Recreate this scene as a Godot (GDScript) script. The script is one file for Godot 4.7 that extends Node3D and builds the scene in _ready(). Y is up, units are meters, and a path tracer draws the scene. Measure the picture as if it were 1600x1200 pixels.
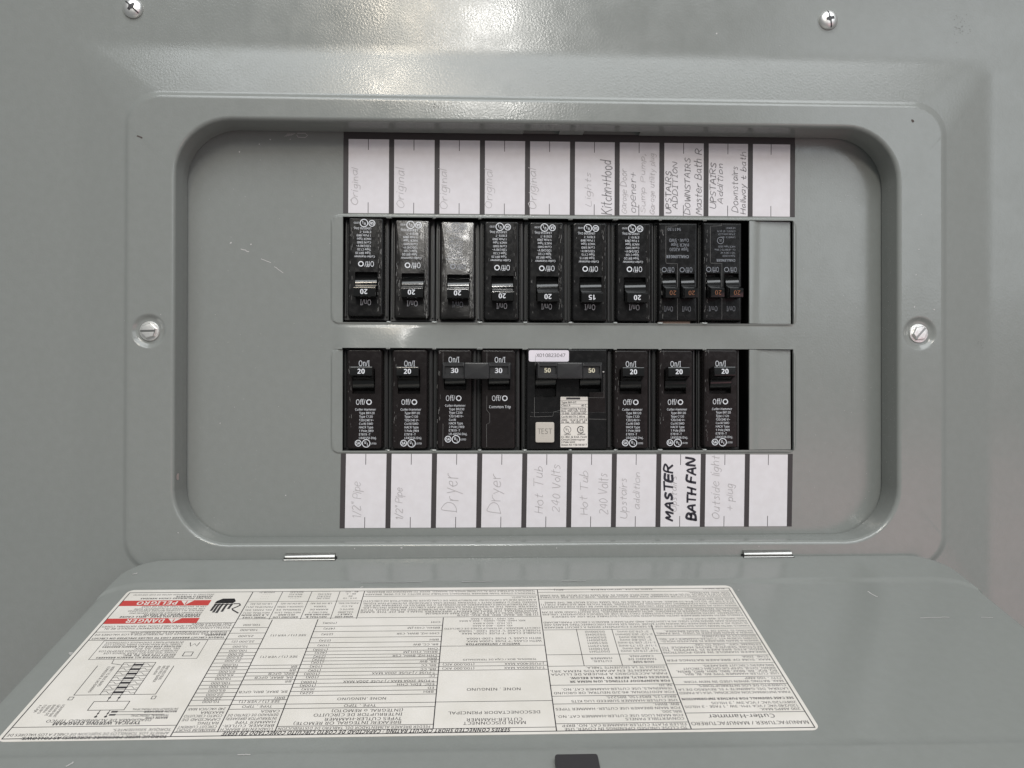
extends Node3D

const MM := 0.001
const CASE := -6.2
var M := {}
var fonts := {}
var glyph_cache := {}
var rng := RandomNumberGenerator.new()


# ---------------------------------------------------------------- shapes (millimetres, z towards the viewer)
class Shape:
	var p := PackedVector3Array()
	var t := PackedInt32Array()
	var flat := false

	func add(points: PackedVector3Array) -> int:
		var first := p.size()
		p.append_array(points)
		return first

	func tri(a: int, b: int, c: int) -> void:
		t.append(a)
		t.append(b)
		t.append(c)

	func quad(a: Vector3, b: Vector3, c: Vector3, d: Vector3) -> void:   # counter-clockwise seen from its front
		var f := add(PackedVector3Array([a, b, c, d]))
		tri(f, f + 2, f + 1)
		tri(f, f + 3, f + 2)

	func bridge(a: int, b: int, n: int, skip := -1) -> void:
		for i in n:
			if i == skip:
				continue
			var j := (i + 1) % n
			tri(a + i, b + i, a + j)
			tri(a + j, b + i, b + j)

	func cap(a: int, n: int) -> void:
		var c := Vector3.ZERO
		for i in n:
			c += p[a + i]
		var k := add(PackedVector3Array([c / n]))
		for i in n:
			tri(k, a + (i + 1) % n, a + i)

	func loft(loops: Array, close := true) -> void:
		var last := -1
		var n := 0
		for l in loops:
			n = l.size()
			var f := add(l)
			if last >= 0:
				bridge(last, f, n)
			last = f
		if close:
			cap(last, n)

	func slab(cx: float, cy: float, hw: float, hh: float, z0: float, z1: float, r: float, bev: float, seg := 4) -> void:
		loft([Shape.rr(cx, cy, hw, hh, r, z0, seg), Shape.rr(cx, cy, hw, hh, r, z1 - bev, seg), Shape.rr(cx, cy, hw - bev * 0.3, hh - bev * 0.3, maxf(r - bev * 0.3, 0.01), z1 - bev * 0.3, seg), Shape.rr(cx, cy, hw - bev, hh - bev, maxf(r - bev, 0.01), z1, seg)])

	func profile(poly: PackedVector2Array, x0: float, x1: float) -> void:   # poly holds (y, z), swept along x
		var area := 0.0
		for i in poly.size():
			area += poly[i].cross(poly[(i + 1) % poly.size()])
		if area < 0:
			poly.reverse()
		var a := PackedVector3Array()
		var b := PackedVector3Array()
		for q in poly:
			a.append(Vector3(x0, q.x, q.y))
			b.append(Vector3(x1, q.x, q.y))
		var n := poly.size()
		bridge(add(a), add(b), n)
		var f := add(a)
		var g := add(b)
		var tr := Geometry2D.triangulate_polygon(poly)
		for i in range(0, tr.size(), 3):
			var up := (poly[tr[i + 1]] - poly[tr[i]]).cross(poly[tr[i + 2]] - poly[tr[i]]) > 0
			var q0 := tr[i]
			var q1 := tr[i + 1] if up else tr[i + 2]
			var q2 := tr[i + 2] if up else tr[i + 1]
			tri(g + q0, g + q2, g + q1)
			tri(f + q0, f + q1, f + q2)

	func annulus(cx: float, cy: float, r0: float, r1: float, z: float, n := 28, a0 := 0.0, a1 := TAU) -> void:
		var prev := -1
		for i in n + 1:
			var d := Vector3(cos(lerpf(a0, a1, float(i) / n)), sin(lerpf(a0, a1, float(i) / n)), 0)
			var f := add(PackedVector3Array([Vector3(cx, cy, z) + d * r1, Vector3(cx, cy, z) + d * r0]))
			if prev >= 0:
				tri(prev, prev + 1, f)
				tri(f, prev + 1, f + 1)
			prev = f

	func stroke(line: PackedVector2Array, w: float, z: float) -> void:   # a flat ribbon of ink
		var prev := -1
		for i in line.size():
			var d := (line[mini(i + 1, line.size() - 1)] - line[maxi(i - 1, 0)]).normalized()
			var s := Vector2(-d.y, d.x) * w * 0.5
			var e := Vector2.ZERO
			if i == 0:
				e = -d * w * 0.4
			elif i == line.size() - 1:
				e = d * w * 0.4
			var f := add(PackedVector3Array([Vector3(line[i].x + s.x + e.x, line[i].y + s.y + e.y, z), Vector3(line[i].x - s.x + e.x, line[i].y - s.y + e.y, z)]))
			if prev >= 0:
				tri(prev, f, prev + 1)
				tri(f, f + 1, prev + 1)
			prev = f

	func disc(cx: float, cy: float, r: float, z: float, n := 14, squash := 1.0, turn := 0.0, rough := 0.0, noise: RandomNumberGenerator = null) -> void:
		var l := PackedVector3Array()
		for i in n:
			var a := TAU * i / n
			var k := r * (1.0 + (noise.randf_range(-rough, rough) if noise else 0.0))
			var q := Vector2(cos(a) * k, sin(a) * k * squash).rotated(turn)
			l.append(Vector3(cx + q.x, cy + q.y, z))
		cap(add(l), n)

	static func rr(cx: float, cy: float, hw: float, hh: float, r: float, z: float, seg := 4) -> PackedVector3Array:
		var l := PackedVector3Array()
		var cs := [Vector2(1, 1), Vector2(-1, 1), Vector2(-1, -1), Vector2(1, -1)]
		for k in 4:
			for i in seg + 1:
				var a := PI / 2 * (k + float(i) / seg)
				l.append(Vector3(cx + cs[k].x * (hw - r) + cos(a) * r, cy + cs[k].y * (hh - r) + sin(a) * r, z))
		return l

	static func circle(cx: float, cy: float, r: float, z: float, n := 32) -> PackedVector3Array:
		var l := PackedVector3Array()
		for i in n:
			l.append(Vector3(cx + cos(TAU * i / n) * r, cy + sin(TAU * i / n) * r, z))
		return l

	func mesh(sharp := 38.0) -> ArrayMesh:
		var nf := t.size() / 3
		var fn := PackedVector3Array()
		fn.resize(nf)
		var unit := PackedVector3Array()
		unit.resize(nf)
		for f in nf:
			var n := (p[t[f * 3 + 2]] - p[t[f * 3]]).cross(p[t[f * 3 + 1]] - p[t[f * 3]])
			fn[f] = n
			unit[f] = n.normalized()
		var vs := PackedVector3Array()
		var ns := PackedVector3Array()
		vs.resize(t.size())
		ns.resize(t.size())
		var about: Array[PackedInt32Array] = []
		if not flat:
			about.resize(p.size())
			for k in t.size():
				about[t[k]].append(k / 3)
		var lim := cos(deg_to_rad(sharp))
		for k in t.size():
			vs[k] = p[t[k]] * 0.001
			var n := fn[k / 3]
			if not flat:
				n = Vector3.ZERO
				for f in about[t[k]]:
					if unit[f].dot(unit[k / 3]) > lim:
						n += fn[f]
			ns[k] = n.normalized()
		var arr := []
		arr.resize(Mesh.ARRAY_MAX)
		arr[Mesh.ARRAY_VERTEX] = vs
		arr[Mesh.ARRAY_NORMAL] = ns
		var m := ArrayMesh.new()
		m.add_surface_from_arrays(Mesh.PRIMITIVE_TRIANGLES, arr)
		return m


# ---------------------------------------------------------------- objects
func at(x: float, y: float, z := 0.0) -> Vector3:
	return Vector3(x, y, z) * MM


func part(called: String, s: Shape, m: Material, parent: Node3D, where := Vector3.ZERO, label := "") -> MeshInstance3D:
	var o := MeshInstance3D.new()
	o.name = called
	o.mesh = s.mesh()
	o.material_override = m
	o.position = where
	numbered(o, called, parent)
	if label:
		o.set_meta("label", label)
	return o


func numbered(o: Node3D, called: String, parent: Node) -> void:
	var n := called
	var k := 0
	while parent.has_node(NodePath(n)):
		k += 1
		n = "%s_%03d" % [called, k]
	o.name = n
	parent.add_child(o, true)


func thing(called: String, label: String, category: String, where := Vector3.ZERO, group := "") -> Node3D:
	var o := Node3D.new()
	numbered(o, called, self)
	o.position = where
	o.set_meta("label", label)
	o.set_meta("category", category)
	if group:
		o.set_meta("group", group)
	return o


func holder(called: String, parent: Node3D, where := Vector3.ZERO, label := "") -> Node3D:
	var o := Node3D.new()
	numbered(o, called, parent)
	o.position = where
	if label:
		o.set_meta("label", label)
	return o


# ---------------------------------------------------------------- lettering
func glyphs(text: String, font: String) -> Array:
	var key := font + "|" + text
	if not glyph_cache.has(key):
		var tm := TextMesh.new()
		tm.text = text
		tm.font = fonts[font]
		tm.font_size = 24
		tm.pixel_size = 1.0 / 24.0
		tm.depth = 0.0
		tm.curve_step = 1.6
		var a := tm.get_mesh_arrays()
		var v: PackedVector3Array = a[Mesh.ARRAY_VERTEX]
		var ix := PackedInt32Array()
		if a[Mesh.ARRAY_INDEX] != null:
			ix = a[Mesh.ARRAY_INDEX]
		else:
			ix = PackedInt32Array(range(v.size()))
		var lo := Vector2(1e9, 1e9)
		var hi := Vector2(-1e9, -1e9)
		for q in v:
			lo = Vector2(minf(lo.x, q.x), minf(lo.y, q.y))
			hi = Vector2(maxf(hi.x, q.x), maxf(hi.y, q.y))
		glyph_cache[key] = [v, ix, lo, hi]
	return glyph_cache[key]


# writes text into s; em in mm, x is the start (or the middle), y the middle of the capitals; returns its width
func write(s: Shape, text: String, x: float, y: float, z: float, em: float, font := "sans", squeeze := 1.0, centred := false, most := 0.0, exact := 0.0, slant := 0.0) -> float:
	var g := glyphs(text, font)
	if g[0].is_empty():
		return 0.0
	var k: float = em * squeeze
	var wide: float = (g[3].x - g[2].x) * k
	if exact > 0.0 or (most > 0.0 and wide > most):
		k *= (exact if exact > 0.0 else most) / wide
		wide = exact if exact > 0.0 else most
	var cap: Array = glyphs("H", font)
	var mid: float = (cap[2].y + cap[3].y) * 0.5
	var x0: float = x - (wide * 0.5 if centred else 0.0)
	var f := s.p.size()
	for q in g[0]:
		var yy: float = (q.y - mid) * em
		s.p.append(Vector3(x0 + (q.x - g[2].x) * k + yy * slant, y + yy, z))
	for i in g[1]:
		s.t.append(f + i)
	return wide


const PEN := {
	"O": "2,6 .6,5 0,3 .6,1 2,0 3.4,1 4,3 3.4,5 1.8,6", "D": "0,0 .1,6 2,5.8 3.6,4.6 4,3 3.4,1.2 2,.2 -.3,0", "G": "3.8,5 2.6,6 1,5.4 0,3.4 .3,1.2 1.6,0 3.2,.5 3.8,2.2 2.4,2.4",
	"H": "0,6 .1,0;3.6,6 3.5,0;0,3 3.6,3.2", "T": "0,6 4,6.1;2,6 2.1,0", "V": "0,6 1.8,0 3.6,6", "U": "0,6 0,1.4 1,0 2.6,0 3.6,1.4 3.6,6",
	"S": "3.4,5.4 2,6 .6,5.2 .6,4 3,2.4 3.4,1 2,0 .2,.6", "A": "0,0 2,6 4,0;.8,2.2 3.2,2.2", "P": "0,0 0,6 2.4,6 3.4,4.8 2.6,3.2 0,3", "I": "0,6 2,6;1,6 1,0;0,0 2,0",
	"R": "0,0 0,6 2.4,6 3.2,4.8 2.4,3.2 0,3;1.4,3 3.6,0", "N": "0,0 0,6 3.6,0 3.6,6", "B": "0,0 0,6 2.2,6 3,4.8 2.2,3.3 0,3.2;2.2,3.3 3.4,2 2.6,.3 0,0",
	"M": "0,0 .6,6 2.2,2 3.8,6 4.4,0", "E": "3.2,6 0,6 0,0 3.2,0;0,3.1 2.6,3.1", "K": "0,6 0,0;3.4,6 0,2.6;1,3.4 3.6,0", "F": "3.2,6 0,6 0,0;0,3.1 2.4,3.1", "L": "0,6 0,0 3,0", "W": "0,6 1,0 2.2,4.4 3.4,0 4.4,6",
	"o": "1.5,4 .3,3.2 0,2 .6,.4 1.6,0 2.8,.8 3,2.4 2.4,3.6 1.4,4", "r": "0,4 .2,0;.2,2.6 1.2,3.8 2.2,3.8", "i": "0,4 0,0;0,5.4 .2,5.7", "g": "2.6,3.6 1.2,4 .1,2.8 .4,1 1.6,.6 2.6,2;2.6,4 2.6,-1 1.6,-2.2 .2,-1.6",
	"n": "0,4 .1,0;.1,2.6 1.4,4 2.4,3.2 2.6,0", "a": "2.6,3.6 1.2,4 0,2.6 .2,.8 1.2,0 2.4,1.4;2.6,4 2.8,0", "l": "0,6.4 0,0", "h": "0,6.4 0,0;0,2.6 1.4,4 2.4,3.2 2.6,0", "t": "1.2,6 1,.6 1.8,0;0,4 2.4,4.2",
	"s": "2.2,3.6 1,4 .2,3.2 1.8,1.6 1.6,.2 0,.2", "c": "2.4,3.4 1.2,4 .1,2.6 .3,.8 1.4,0 2.6,.8", "e": "0,2.2 2.6,2.4 2.2,3.8 .9,4 0,2.4 .4,.5 1.6,0 2.8,.8", "m": "0,4 .1,0;.1,2.8 1.2,4 1.8,3 1.8,0;1.8,2.8 3,4 3.6,3 3.7,0",
	"p": "0,4 0,-2.4;0,3 1.4,4 2.6,2.6 2,.4 .2,.4", "u": "0,4 .1,1 1.2,0 2.4,1.2;2.5,4 2.6,0", "y": "0,4 1.2,.6;2.6,4 .6,-2.4", "b": "0,6.4 0,0;0,2.6 1.6,3.4 2.6,2 1.8,.2 0,.2", "d": "2.6,6.4 2.6,0;2.6,3 1.2,3.6 0,2 .6,.1 2.6,1",
	"w": "0,4 .8,0 1.8,3 2.8,0 3.6,4", "k": "0,6.4 0,0;2.4,4 .1,1.6;.8,2.2 2.6,0", "f": "2.2,6 1.2,6.4 .8,5 .8,0;0,3.6 2,3.6", "1": "0,5 1,6 1,0", "2": "0,5 1.2,6 2.8,5 2.4,3.4 0,0 3.2,.2", "4": "2.6,0 2.6,6 0,2 3.6,2",
	"0": "1.6,6 .4,5 0,3 .4,1 1.6,0 2.8,1 3.2,3 2.8,5 1.5,6", "/": "0,-.6 2.4,6.4", "+": "1.4,4.4 1.4,.6;0,2.5 2.8,2.5", "&": "1,4.4 1,0 2.6,0;0,2.2 2.4,2.4", "'": "0,6.6 0,5.2;1.1,6.6 1.1,5.2", ",": ".3,.4 0,-1",
}


# handwriting from (x, y0) up to y1, the tops of the letters towards -x; high is the height of a capital
func scrawl(s: Shape, text: String, x: float, y0: float, y1: float, high: float, w: float, z: float, slant := 0.12, shake := 0.22) -> void:
	var lines: Array[PackedVector2Array] = []
	var pen := 0.0
	for c in text:
		if c == " ":
			pen += 2.6
			continue
		var reach := 0.0
		var dy := rng.randf_range(-0.35, 0.35)
		var k := rng.randf_range(0.9, 1.1)
		for st in String(PEN[c]).split(";"):
			var pts := PackedVector2Array()
			for pr in st.split(" "):
				var q := Vector2(float(pr.get_slice(",", 0)), float(pr.get_slice(",", 1))) * k
				reach = maxf(reach, q.x)
				pts.append(q + Vector2(pen + rng.randf_range(-shake, shake), dy + rng.randf_range(-shake, shake)))
			var fine := PackedVector2Array()
			for i in pts.size() - 1:
				var a := pts[maxi(i - 1, 0)]
				var b := pts[mini(i + 2, pts.size() - 1)]
				for j in 4:
					fine.append(pts[i].cubic_interpolate(pts[i + 1], a, b, j / 4.0))
			fine.append(pts[-1])
			lines.append(fine)
		pen += reach + 1.25
	var kx := (y1 - y0) / maxf(pen - 1.25, 0.1)
	var ky := high / 6.0
	for l in lines:
		var o := PackedVector2Array()
		for q in l:
			o.append(Vector2(x - q.y * ky, y0 + (q.x + q.y * slant) * kx))
		s.stroke(o, w * rng.randf_range(0.8, 1.2), z)


# ---------------------------------------------------------------- materials
func noise_tex(freq: float, seed_: int, normal := false, strength := 4.0, lo := Color.BLACK, hi := Color.WHITE, size := 512, octaves := 3) -> NoiseTexture2D:
	var n := FastNoiseLite.new()
	n.seed = seed_
	n.frequency = freq
	n.noise_type = FastNoiseLite.TYPE_SIMPLEX_SMOOTH
	n.fractal_octaves = octaves
	var x := NoiseTexture2D.new()
	x.width = size
	x.height = size
	x.seamless = true
	x.noise = n
	if normal:
		x.as_normal_map = true
		x.bump_strength = strength
	else:
		var g := Gradient.new()
		g.set_color(0, lo)
		g.set_color(1, hi)
		x.color_ramp = g
	return x


func lin(r: float, g: float, b: float) -> Color:
	return Color(r, g, b).linear_to_srgb()


func mat(called: String, c: Color, rough: float, metal := 0.0, spec := 0.5) -> StandardMaterial3D:
	var m := StandardMaterial3D.new()
	m.resource_name = called
	m.albedo_color = c
	m.roughness = rough
	m.metallic = metal
	m.metallic_specular = spec
	m.uv1_triplanar = true
	return m


func materials() -> void:
	for f in [["sans", "Droid Sans", 400], ["bold", "Droid Sans", 700], ["mono", "Droid Sans Mono", 400]]:
		var sf := SystemFont.new()
		sf.font_names = PackedStringArray([f[1]])
		sf.font_weight = f[2]
		fonts[f[0]] = sf
	var peel := noise_tex(0.042, 11, true, PEEL, Color.BLACK, Color.WHITE, 1024, 2)
	M.paint = mat("grey enamel", lin(0.215, 0.223, 0.212), 0.27)
	M.paint.uv1_world_triplanar = true
	M.paint.uv1_scale = Vector3.ONE * 14.0
	M.paint.normal_enabled = true
	M.paint.normal_texture = peel
	M.paint.normal_scale = 0.12
	M.paint.roughness = 1.0
	M.paint.roughness_texture = noise_tex(0.006, 5, false, 1.0, Color(0.15, 0.15, 0.15), Color(0.24, 0.24, 0.24), 512, 4)
	M.paint.albedo_texture = noise_tex(0.011, 77, false, 1.0, Color(0.975, 0.975, 0.972), Color(1, 1, 1), 1024, 6)
	var wear := noise_tex(0.02, 23, true, 3.0, Color.BLACK, Color.WHITE, 512, 5)
	var smear := noise_tex(0.012, 31, false, 1.0, Color(0.13, 0.13, 0.13), Color(0.36, 0.36, 0.36), 512, 5)
	M.black = mat("black moulded plastic", lin(0.009, 0.0088, 0.009), 1.0, 0.0, 0.33)
	M.brown = mat("brown black moulded plastic", lin(0.013, 0.0105, 0.0104), 1.0, 0.0, 0.33)
	M.scuffed = mat("scuffed black plastic", lin(0.01, 0.0092, 0.009), 1.0, 0.0, 0.4)
	for m in [M.black, M.brown, M.scuffed]:
		m.roughness_texture = smear
		m.uv1_scale = Vector3.ONE * 30.0
		m.normal_enabled = true
		m.normal_texture = wear
		m.normal_scale = 0.1
	M.scuffed.normal_scale = 0.1
	M.scuffed.roughness_texture = noise_tex(0.006, 37, false, 1.0, Color(0.09, 0.09, 0.09), Color(0.27, 0.27, 0.27), 512, 4)
	M.handle = mat("glossy black handle plastic", lin(0.006, 0.006, 0.006), 0.13, 0.0, 0.5)
	M.case = mat("dull black case plastic", lin(0.022, 0.022, 0.022), 0.4)
	M.tie = mat("satin black tie bar plastic", lin(0.016, 0.016, 0.017), 0.36)
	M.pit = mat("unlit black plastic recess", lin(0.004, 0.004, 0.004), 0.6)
	M.scuff = mat("pale scuff on plastic", lin(0.16, 0.155, 0.15), 0.5)
	M.white_print = mat("pale grey printing ink", lin(0.62, 0.63, 0.66), 0.5)
	M.dim_print = mat("worn grey printing ink", lin(0.2, 0.21, 0.235), 0.5)
	M.cream_print = mat("cream printing ink", lin(0.6, 0.56, 0.42), 0.5)
	M.rust_print = mat("faded orange printing ink", lin(0.22, 0.085, 0.035), 0.5)
	M.paper = mat("white card", lin(0.64, 0.612, 0.632), 0.7, 0.0, 0.3)
	M.paper.albedo_texture = noise_tex(0.02, 41, false, 1.0, Color(0.972, 0.968, 0.965), Color(1, 1, 1), 512, 6)
	M.paper.uv1_scale = Vector3.ONE * 14.0
	M.vinyl = mat("cream vinyl label", lin(0.69, 0.65, 0.61), 0.36)
	M.vinyl.normal_enabled = true
	M.vinyl.normal_texture = wear
	M.vinyl.normal_scale = 0.06
	M.vinyl.albedo_texture = noise_tex(0.01, 43, false, 1.0, Color(0.95, 0.95, 0.94), Color(1, 1, 1), 512, 4)
	M.vinyl.uv1_scale = Vector3.ONE * 8.0
	M.sticker = mat("lavender white sticker", lin(0.68, 0.63, 0.68), 0.4)
	M.tan = mat("tan paper sticker", lin(0.42, 0.3, 0.23), 0.6)
	M.beige = mat("beige button plastic", lin(0.45, 0.415, 0.37), 0.45)
	M.ink = mat("black printing ink", lin(0.03, 0.027, 0.03), 0.55)
	M.soft_ink = mat("fine dark printing ink", lin(0.025, 0.022, 0.026), 0.6)
	M.bar = mat("dark brown printed bar", lin(0.036, 0.03, 0.031), 0.6)
	M.red = mat("red printing ink", lin(0.47, 0.045, 0.04), 0.45)
	M.pencil = mat("light pencil", lin(0.38, 0.355, 0.36), 0.6)
	M.graphite = mat("dark pencil", lin(0.17, 0.16, 0.165), 0.6)
	M.marker = mat("black marker ink", lin(0.012, 0.011, 0.02), 0.5)
	M.hinge = mat("tarnished zinc hinge steel", lin(0.36, 0.355, 0.34), 0.36, 1.0)
	M.zinc = mat("zinc plated steel", lin(0.8, 0.79, 0.77), 0.42, 1.0)
	M.zinc.normal_enabled = true
	M.zinc.normal_texture = wear
	M.zinc.uv1_scale = Vector3.ONE * 60.0
	M.zinc.normal_scale = 0.5
	M.chip = mat("chipped paint showing pale primer", lin(0.44, 0.42, 0.41), 0.5)
	M.primer = mat("pinkish bare primer", lin(0.42, 0.34, 0.32), 0.5)
	M.dirt = mat("dark dirt speck", lin(0.05, 0.035, 0.03), 0.7)
	M.grime = mat("faint grime speck", lin(0.11, 0.105, 0.095), 0.7)
	M.slot = mat("shaded screw slot", lin(0.3, 0.3, 0.29), 0.35, 1.0)
	M.button_ink = mat("grey moulded lettering", lin(0.2, 0.185, 0.165), 0.6)
	M.rubber = mat("dark latch plastic", lin(0.03, 0.028, 0.03), 0.4)


const PEEL := 3.0
const WELL := [32.0, 29.5, 195.0, 112.6, 29.0]     # cx, cy, half width, half height, corner radius
const FRAME := [32.4, 29.0, 219.8, 125.2, 17.0]


func _ready() -> void:
	rng.seed = 7
	var cam := Camera3D.new()
	cam.name = "camera"
	add_child(cam)
	cam.fov = 51.06
	cam.near = 0.01
	cam.far = 60.0
	cam.transform = Transform3D(Basis(Vector3.UP, deg_to_rad(-2.1)) * Basis(Vector3.RIGHT, deg_to_rad(0.25)) * Basis(Vector3.BACK, deg_to_rad(0.08)), Vector3(0, 0, 0.4504))
	cam.current = true
	var env := Environment.new()
	env.background_mode = Environment.BG_COLOR
	env.background_color = lin(0.21, 0.22, 0.222)
	env.background_energy_multiplier = 1.0
	env.tonemap_mode = Environment.TONE_MAPPER_LINEAR
	env.tonemap_exposure = 1.12
	env.sdfgi_enabled = true
	env.ssao_enabled = true
	env.ssil_enabled = true
	var we := WorldEnvironment.new()
	we.name = "environment"
	we.environment = env
	add_child(we)
	# two ceiling tubes running away from the panel, the light of the ceiling, a window on one side and a reddish wall low on it
	lamp("ceiling_tube_light", Vector3(0.02, 1.1, 2.3), Vector2(0.04, 1.1), 2.0, Color(1.0, 0.99, 0.97), Vector3(0.02, 0, 2.3))
	lamp("ceiling_tube_light", Vector3(-0.25, 1.2, 2.0), Vector2(0.06, 1.0), 1.1, Color(1.0, 0.95, 0.87), Vector3(-0.25, 0, 2.0))
	lamp("ceiling_light", Vector3(0.15, 2.1, 1.75), Vector2(2.8, 1.5), 6.6, Color(0.97, 0.99, 1.0), Vector3.ZERO)
	lamp("window_light", Vector3(1.3, 0.7, 2.0), Vector2(0.8, 1.0), 0.6, Color(0.95, 0.98, 1.0), Vector3.ZERO)
	lamp("room_light", Vector3(1.0, -0.5, 1.6), Vector2(0.8, 0.7), 0.22, Color(1.0, 0.74, 0.77), Vector3.ZERO)
	materials()
	build_cover()
	build_door()
	build_breakers()


func lamp(called: String, where: Vector3, size: Vector2, energy: float, c: Color, target: Vector3) -> void:
	var a := AreaLight3D.new()
	a.area_size = size
	a.area_normalize_energy = true
	a.light_energy = energy
	a.light_color = c
	a.area_range = 12.0
	a.shadow_enabled = true
	a.name = called
	add_child(a, true)
	a.look_at_from_position(where, target, Vector3.UP if absf(where.x - target.x) + absf(where.z - target.z) > 0.01 else Vector3.BACK)


# ---------------------------------------------------------------- cover with its well, dead front, screws and directories
func rect_loop(b: Array, grow: float, z: float, r: float, seg := 10) -> PackedVector3Array:
	return Shape.rr(b[0], b[1], b[2] + grow, b[3] + grow, r, z, seg)


func build_cover() -> void:
	var cover := thing("panel_cover", "grey enamelled steel cover of an electrical panel with a recessed well of breakers", "electrical panel")
	# the trim: flange, sloped border, raised frame, rolled lip and the wall of the well
	var s := Shape.new()
	var b := FRAME
	var w := WELL
	var flange := [35.0, 0.0, 365.0, 255.0]
	var loops := [rect_loop(flange, 0, -8, 6), rect_loop(flange, 0, 13.0, 6), rect_loop(flange, -0.8, 14.4, 5.2), rect_loop(flange, -1.6, 14.8, 4.5), rect_loop(b, 32, 14.8, 9), rect_loop(b, 29.5, 14.83, 9), rect_loop(b, 27, 14.98, 9), rect_loop(b, 24.5, 15.2, 10), rect_loop(b, 3.2, 17.6, 19), rect_loop(b, 2.2, 17.7, 18), rect_loop(b, 0.8, 18.5, 17), rect_loop(b, 0.0, 18.85, 16.5), rect_loop(b, -1.2, 19.0, 16)]
	for q in 9:
		var a := PI / 2 * q / 8
		loops.append(rect_loop(w, 2.2 - 2.2 * sin(a), 16.8 + 2.2 * cos(a), w[4] + 2.2 - 2.2 * sin(a)))
	loops.append(rect_loop(w, -0.3, 8.0, w[4] - 0.3))
	var n: int = loops[0].size()
	var first := []
	for l in loops:
		first.append(s.add(l))
	for i in loops.size() - 1:
		if i == 12:   # the flat frame: its two upright sides hold a dimpled screw hole
			for k in n:
				if k == 21 or k == 43:
					continue
				var j := (k + 1) % n
				s.tri(first[i] + k, first[i + 1] + k, first[i] + j)
				s.tri(first[i] + j, first[i + 1] + k, first[i + 1] + j)
			for k in [21, 43]:
				dimple(s, loops[i][k], loops[i + 1][k], loops[i + 1][(k + 1) % n], loops[i][(k + 1) % n], Vector2(-176.4, 29.6) if k == 21 else Vector2(239.1, 30.0))
		else:
			s.bridge(first[i], first[i + 1], n)
	# the cut lower edge of the wall hangs in tongues with notches between them
	var e0: PackedVector3Array = loops[-1]
	var deep := PackedVector3Array()
	for q in e0:
		deep.append(Vector3(q.x, q.y, 1.6))
	var f0 := s.add(e0)
	var f1 := s.add(deep)
	for k in n:
		if k != 10:
			s.tri(f0 + k, f1 + k, f0 + (k + 1) % n)
			s.tri(f0 + (k + 1) % n, f1 + k, f1 + (k + 1) % n)
	var ty: float = e0[10].y
	for run in [[e0[10].x, 87.5], [56.0, 42.5], [22.5, e0[11].x]]:
		s.quad(Vector3(run[0], ty, 8), Vector3(run[1], ty, 8), Vector3(run[1], ty, 1.6), Vector3(run[0], ty, 1.6))
	var trim := part("trim_frame", s, M.paint, cover)
	trim.set_meta("label", "raised grey steel frame with a rolled lip around the well")
	build_dead_front(cover)
	build_screws(cover)
	build_directory(cover, true)
	build_directory(cover, false)
	wear_on_cover(cover)
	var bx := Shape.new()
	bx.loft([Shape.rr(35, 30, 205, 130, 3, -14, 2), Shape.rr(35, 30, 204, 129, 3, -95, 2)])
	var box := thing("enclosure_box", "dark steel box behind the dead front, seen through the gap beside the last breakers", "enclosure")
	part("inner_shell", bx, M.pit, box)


func dimple(s: Shape, a: Vector3, b: Vector3, c: Vector3, d: Vector3, at_: Vector2) -> void:
	var edge := PackedVector2Array([Vector2(a.x, a.y), Vector2(b.x, b.y), Vector2(c.x, c.y), Vector2(d.x, d.y)])
	var angles := []
	for i in 48:
		angles.append(TAU * i / 48 - PI)
	for q in edge:
		angles.append((q - at_).angle())
	angles.sort()
	var outer := PackedVector3Array()
	for an in angles:
		var ray := Vector2(cos(an), sin(an)) * 900.0
		var hit := at_
		for i in 4:
			var h = Geometry2D.segment_intersects_segment(at_, at_ + ray, edge[i], edge[(i + 1) % 4])
			if h != null:
				hit = h
		outer.append(Vector3(hit.x, hit.y, a.z))
	var rings := [outer]
	for pr in [[9.6, 19.0], [9.0, 18.95], [8.3, 18.6], [7.4, 17.9], [6.4, 17.5], [5.2, 17.4]]:
		var l := PackedVector3Array()
		for an in angles:
			l.append(Vector3(at_.x + cos(an) * pr[0], at_.y + sin(an) * pr[0], pr[1]))
		rings.append(l)
	s.loft(rings)


func smooth(a: float, b: float, x: float) -> float:
	return smoothstep(a, b, x)


# height of the dead front: raised rims round the two rows and a twisted bar between them
func lift(x: float, y: float) -> float:
	var z := 0.0
	for r in [[-84.2, 35.4, 177.8, 95.6], [-84.0, -36.6, 177.6, 21.4]]:
		var q := Vector2(absf(x - (r[0] + r[2]) / 2) - (r[2] - r[0]) / 2 + 4.5, absf(y - (r[1] + r[3]) / 2) - (r[3] - r[1]) / 2 + 4.5)
		var d := Vector2(maxf(q.x, 0), maxf(q.y, 0)).length() + minf(maxf(q.x, q.y), 0.0) - 4.5
		z = maxf(z, 0.75 * smoothstep(0.5, -0.7, d))
	var along := smoothstep(-84.0, -74.0, x) * smoothstep(-22.0, -48.0, x)
	if y < 36.8 and y > 21.0:
		z += along * 0.19 * (36.8 - y) * smoothstep(36.8, 33.0, y) * 0.9
		z += 0.25 * sin(x * 0.09) * smoothstep(176.0, 150.0, x) * smoothstep(-84.0, -70.0, x) * sin((y - 21.0) / 15.8 * PI)
	return z


func cuts(lo: float, hi: float, step: float, fine: Array) -> PackedFloat32Array:
	var l := {}
	var x := lo
	while x < hi:
		l[snappedf(x, 0.01)] = true
		x += step
	l[snappedf(hi, 0.01)] = true
	for f in fine:
		if f is Array:
			var k: float = f[0]
			while k <= f[1]:
				l[snappedf(k, 0.01)] = true
				k += 0.3
		else:
			l[snappedf(f, 0.01)] = true
	var out := PackedFloat32Array(l.keys())
	out.sort()
	return out


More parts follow.
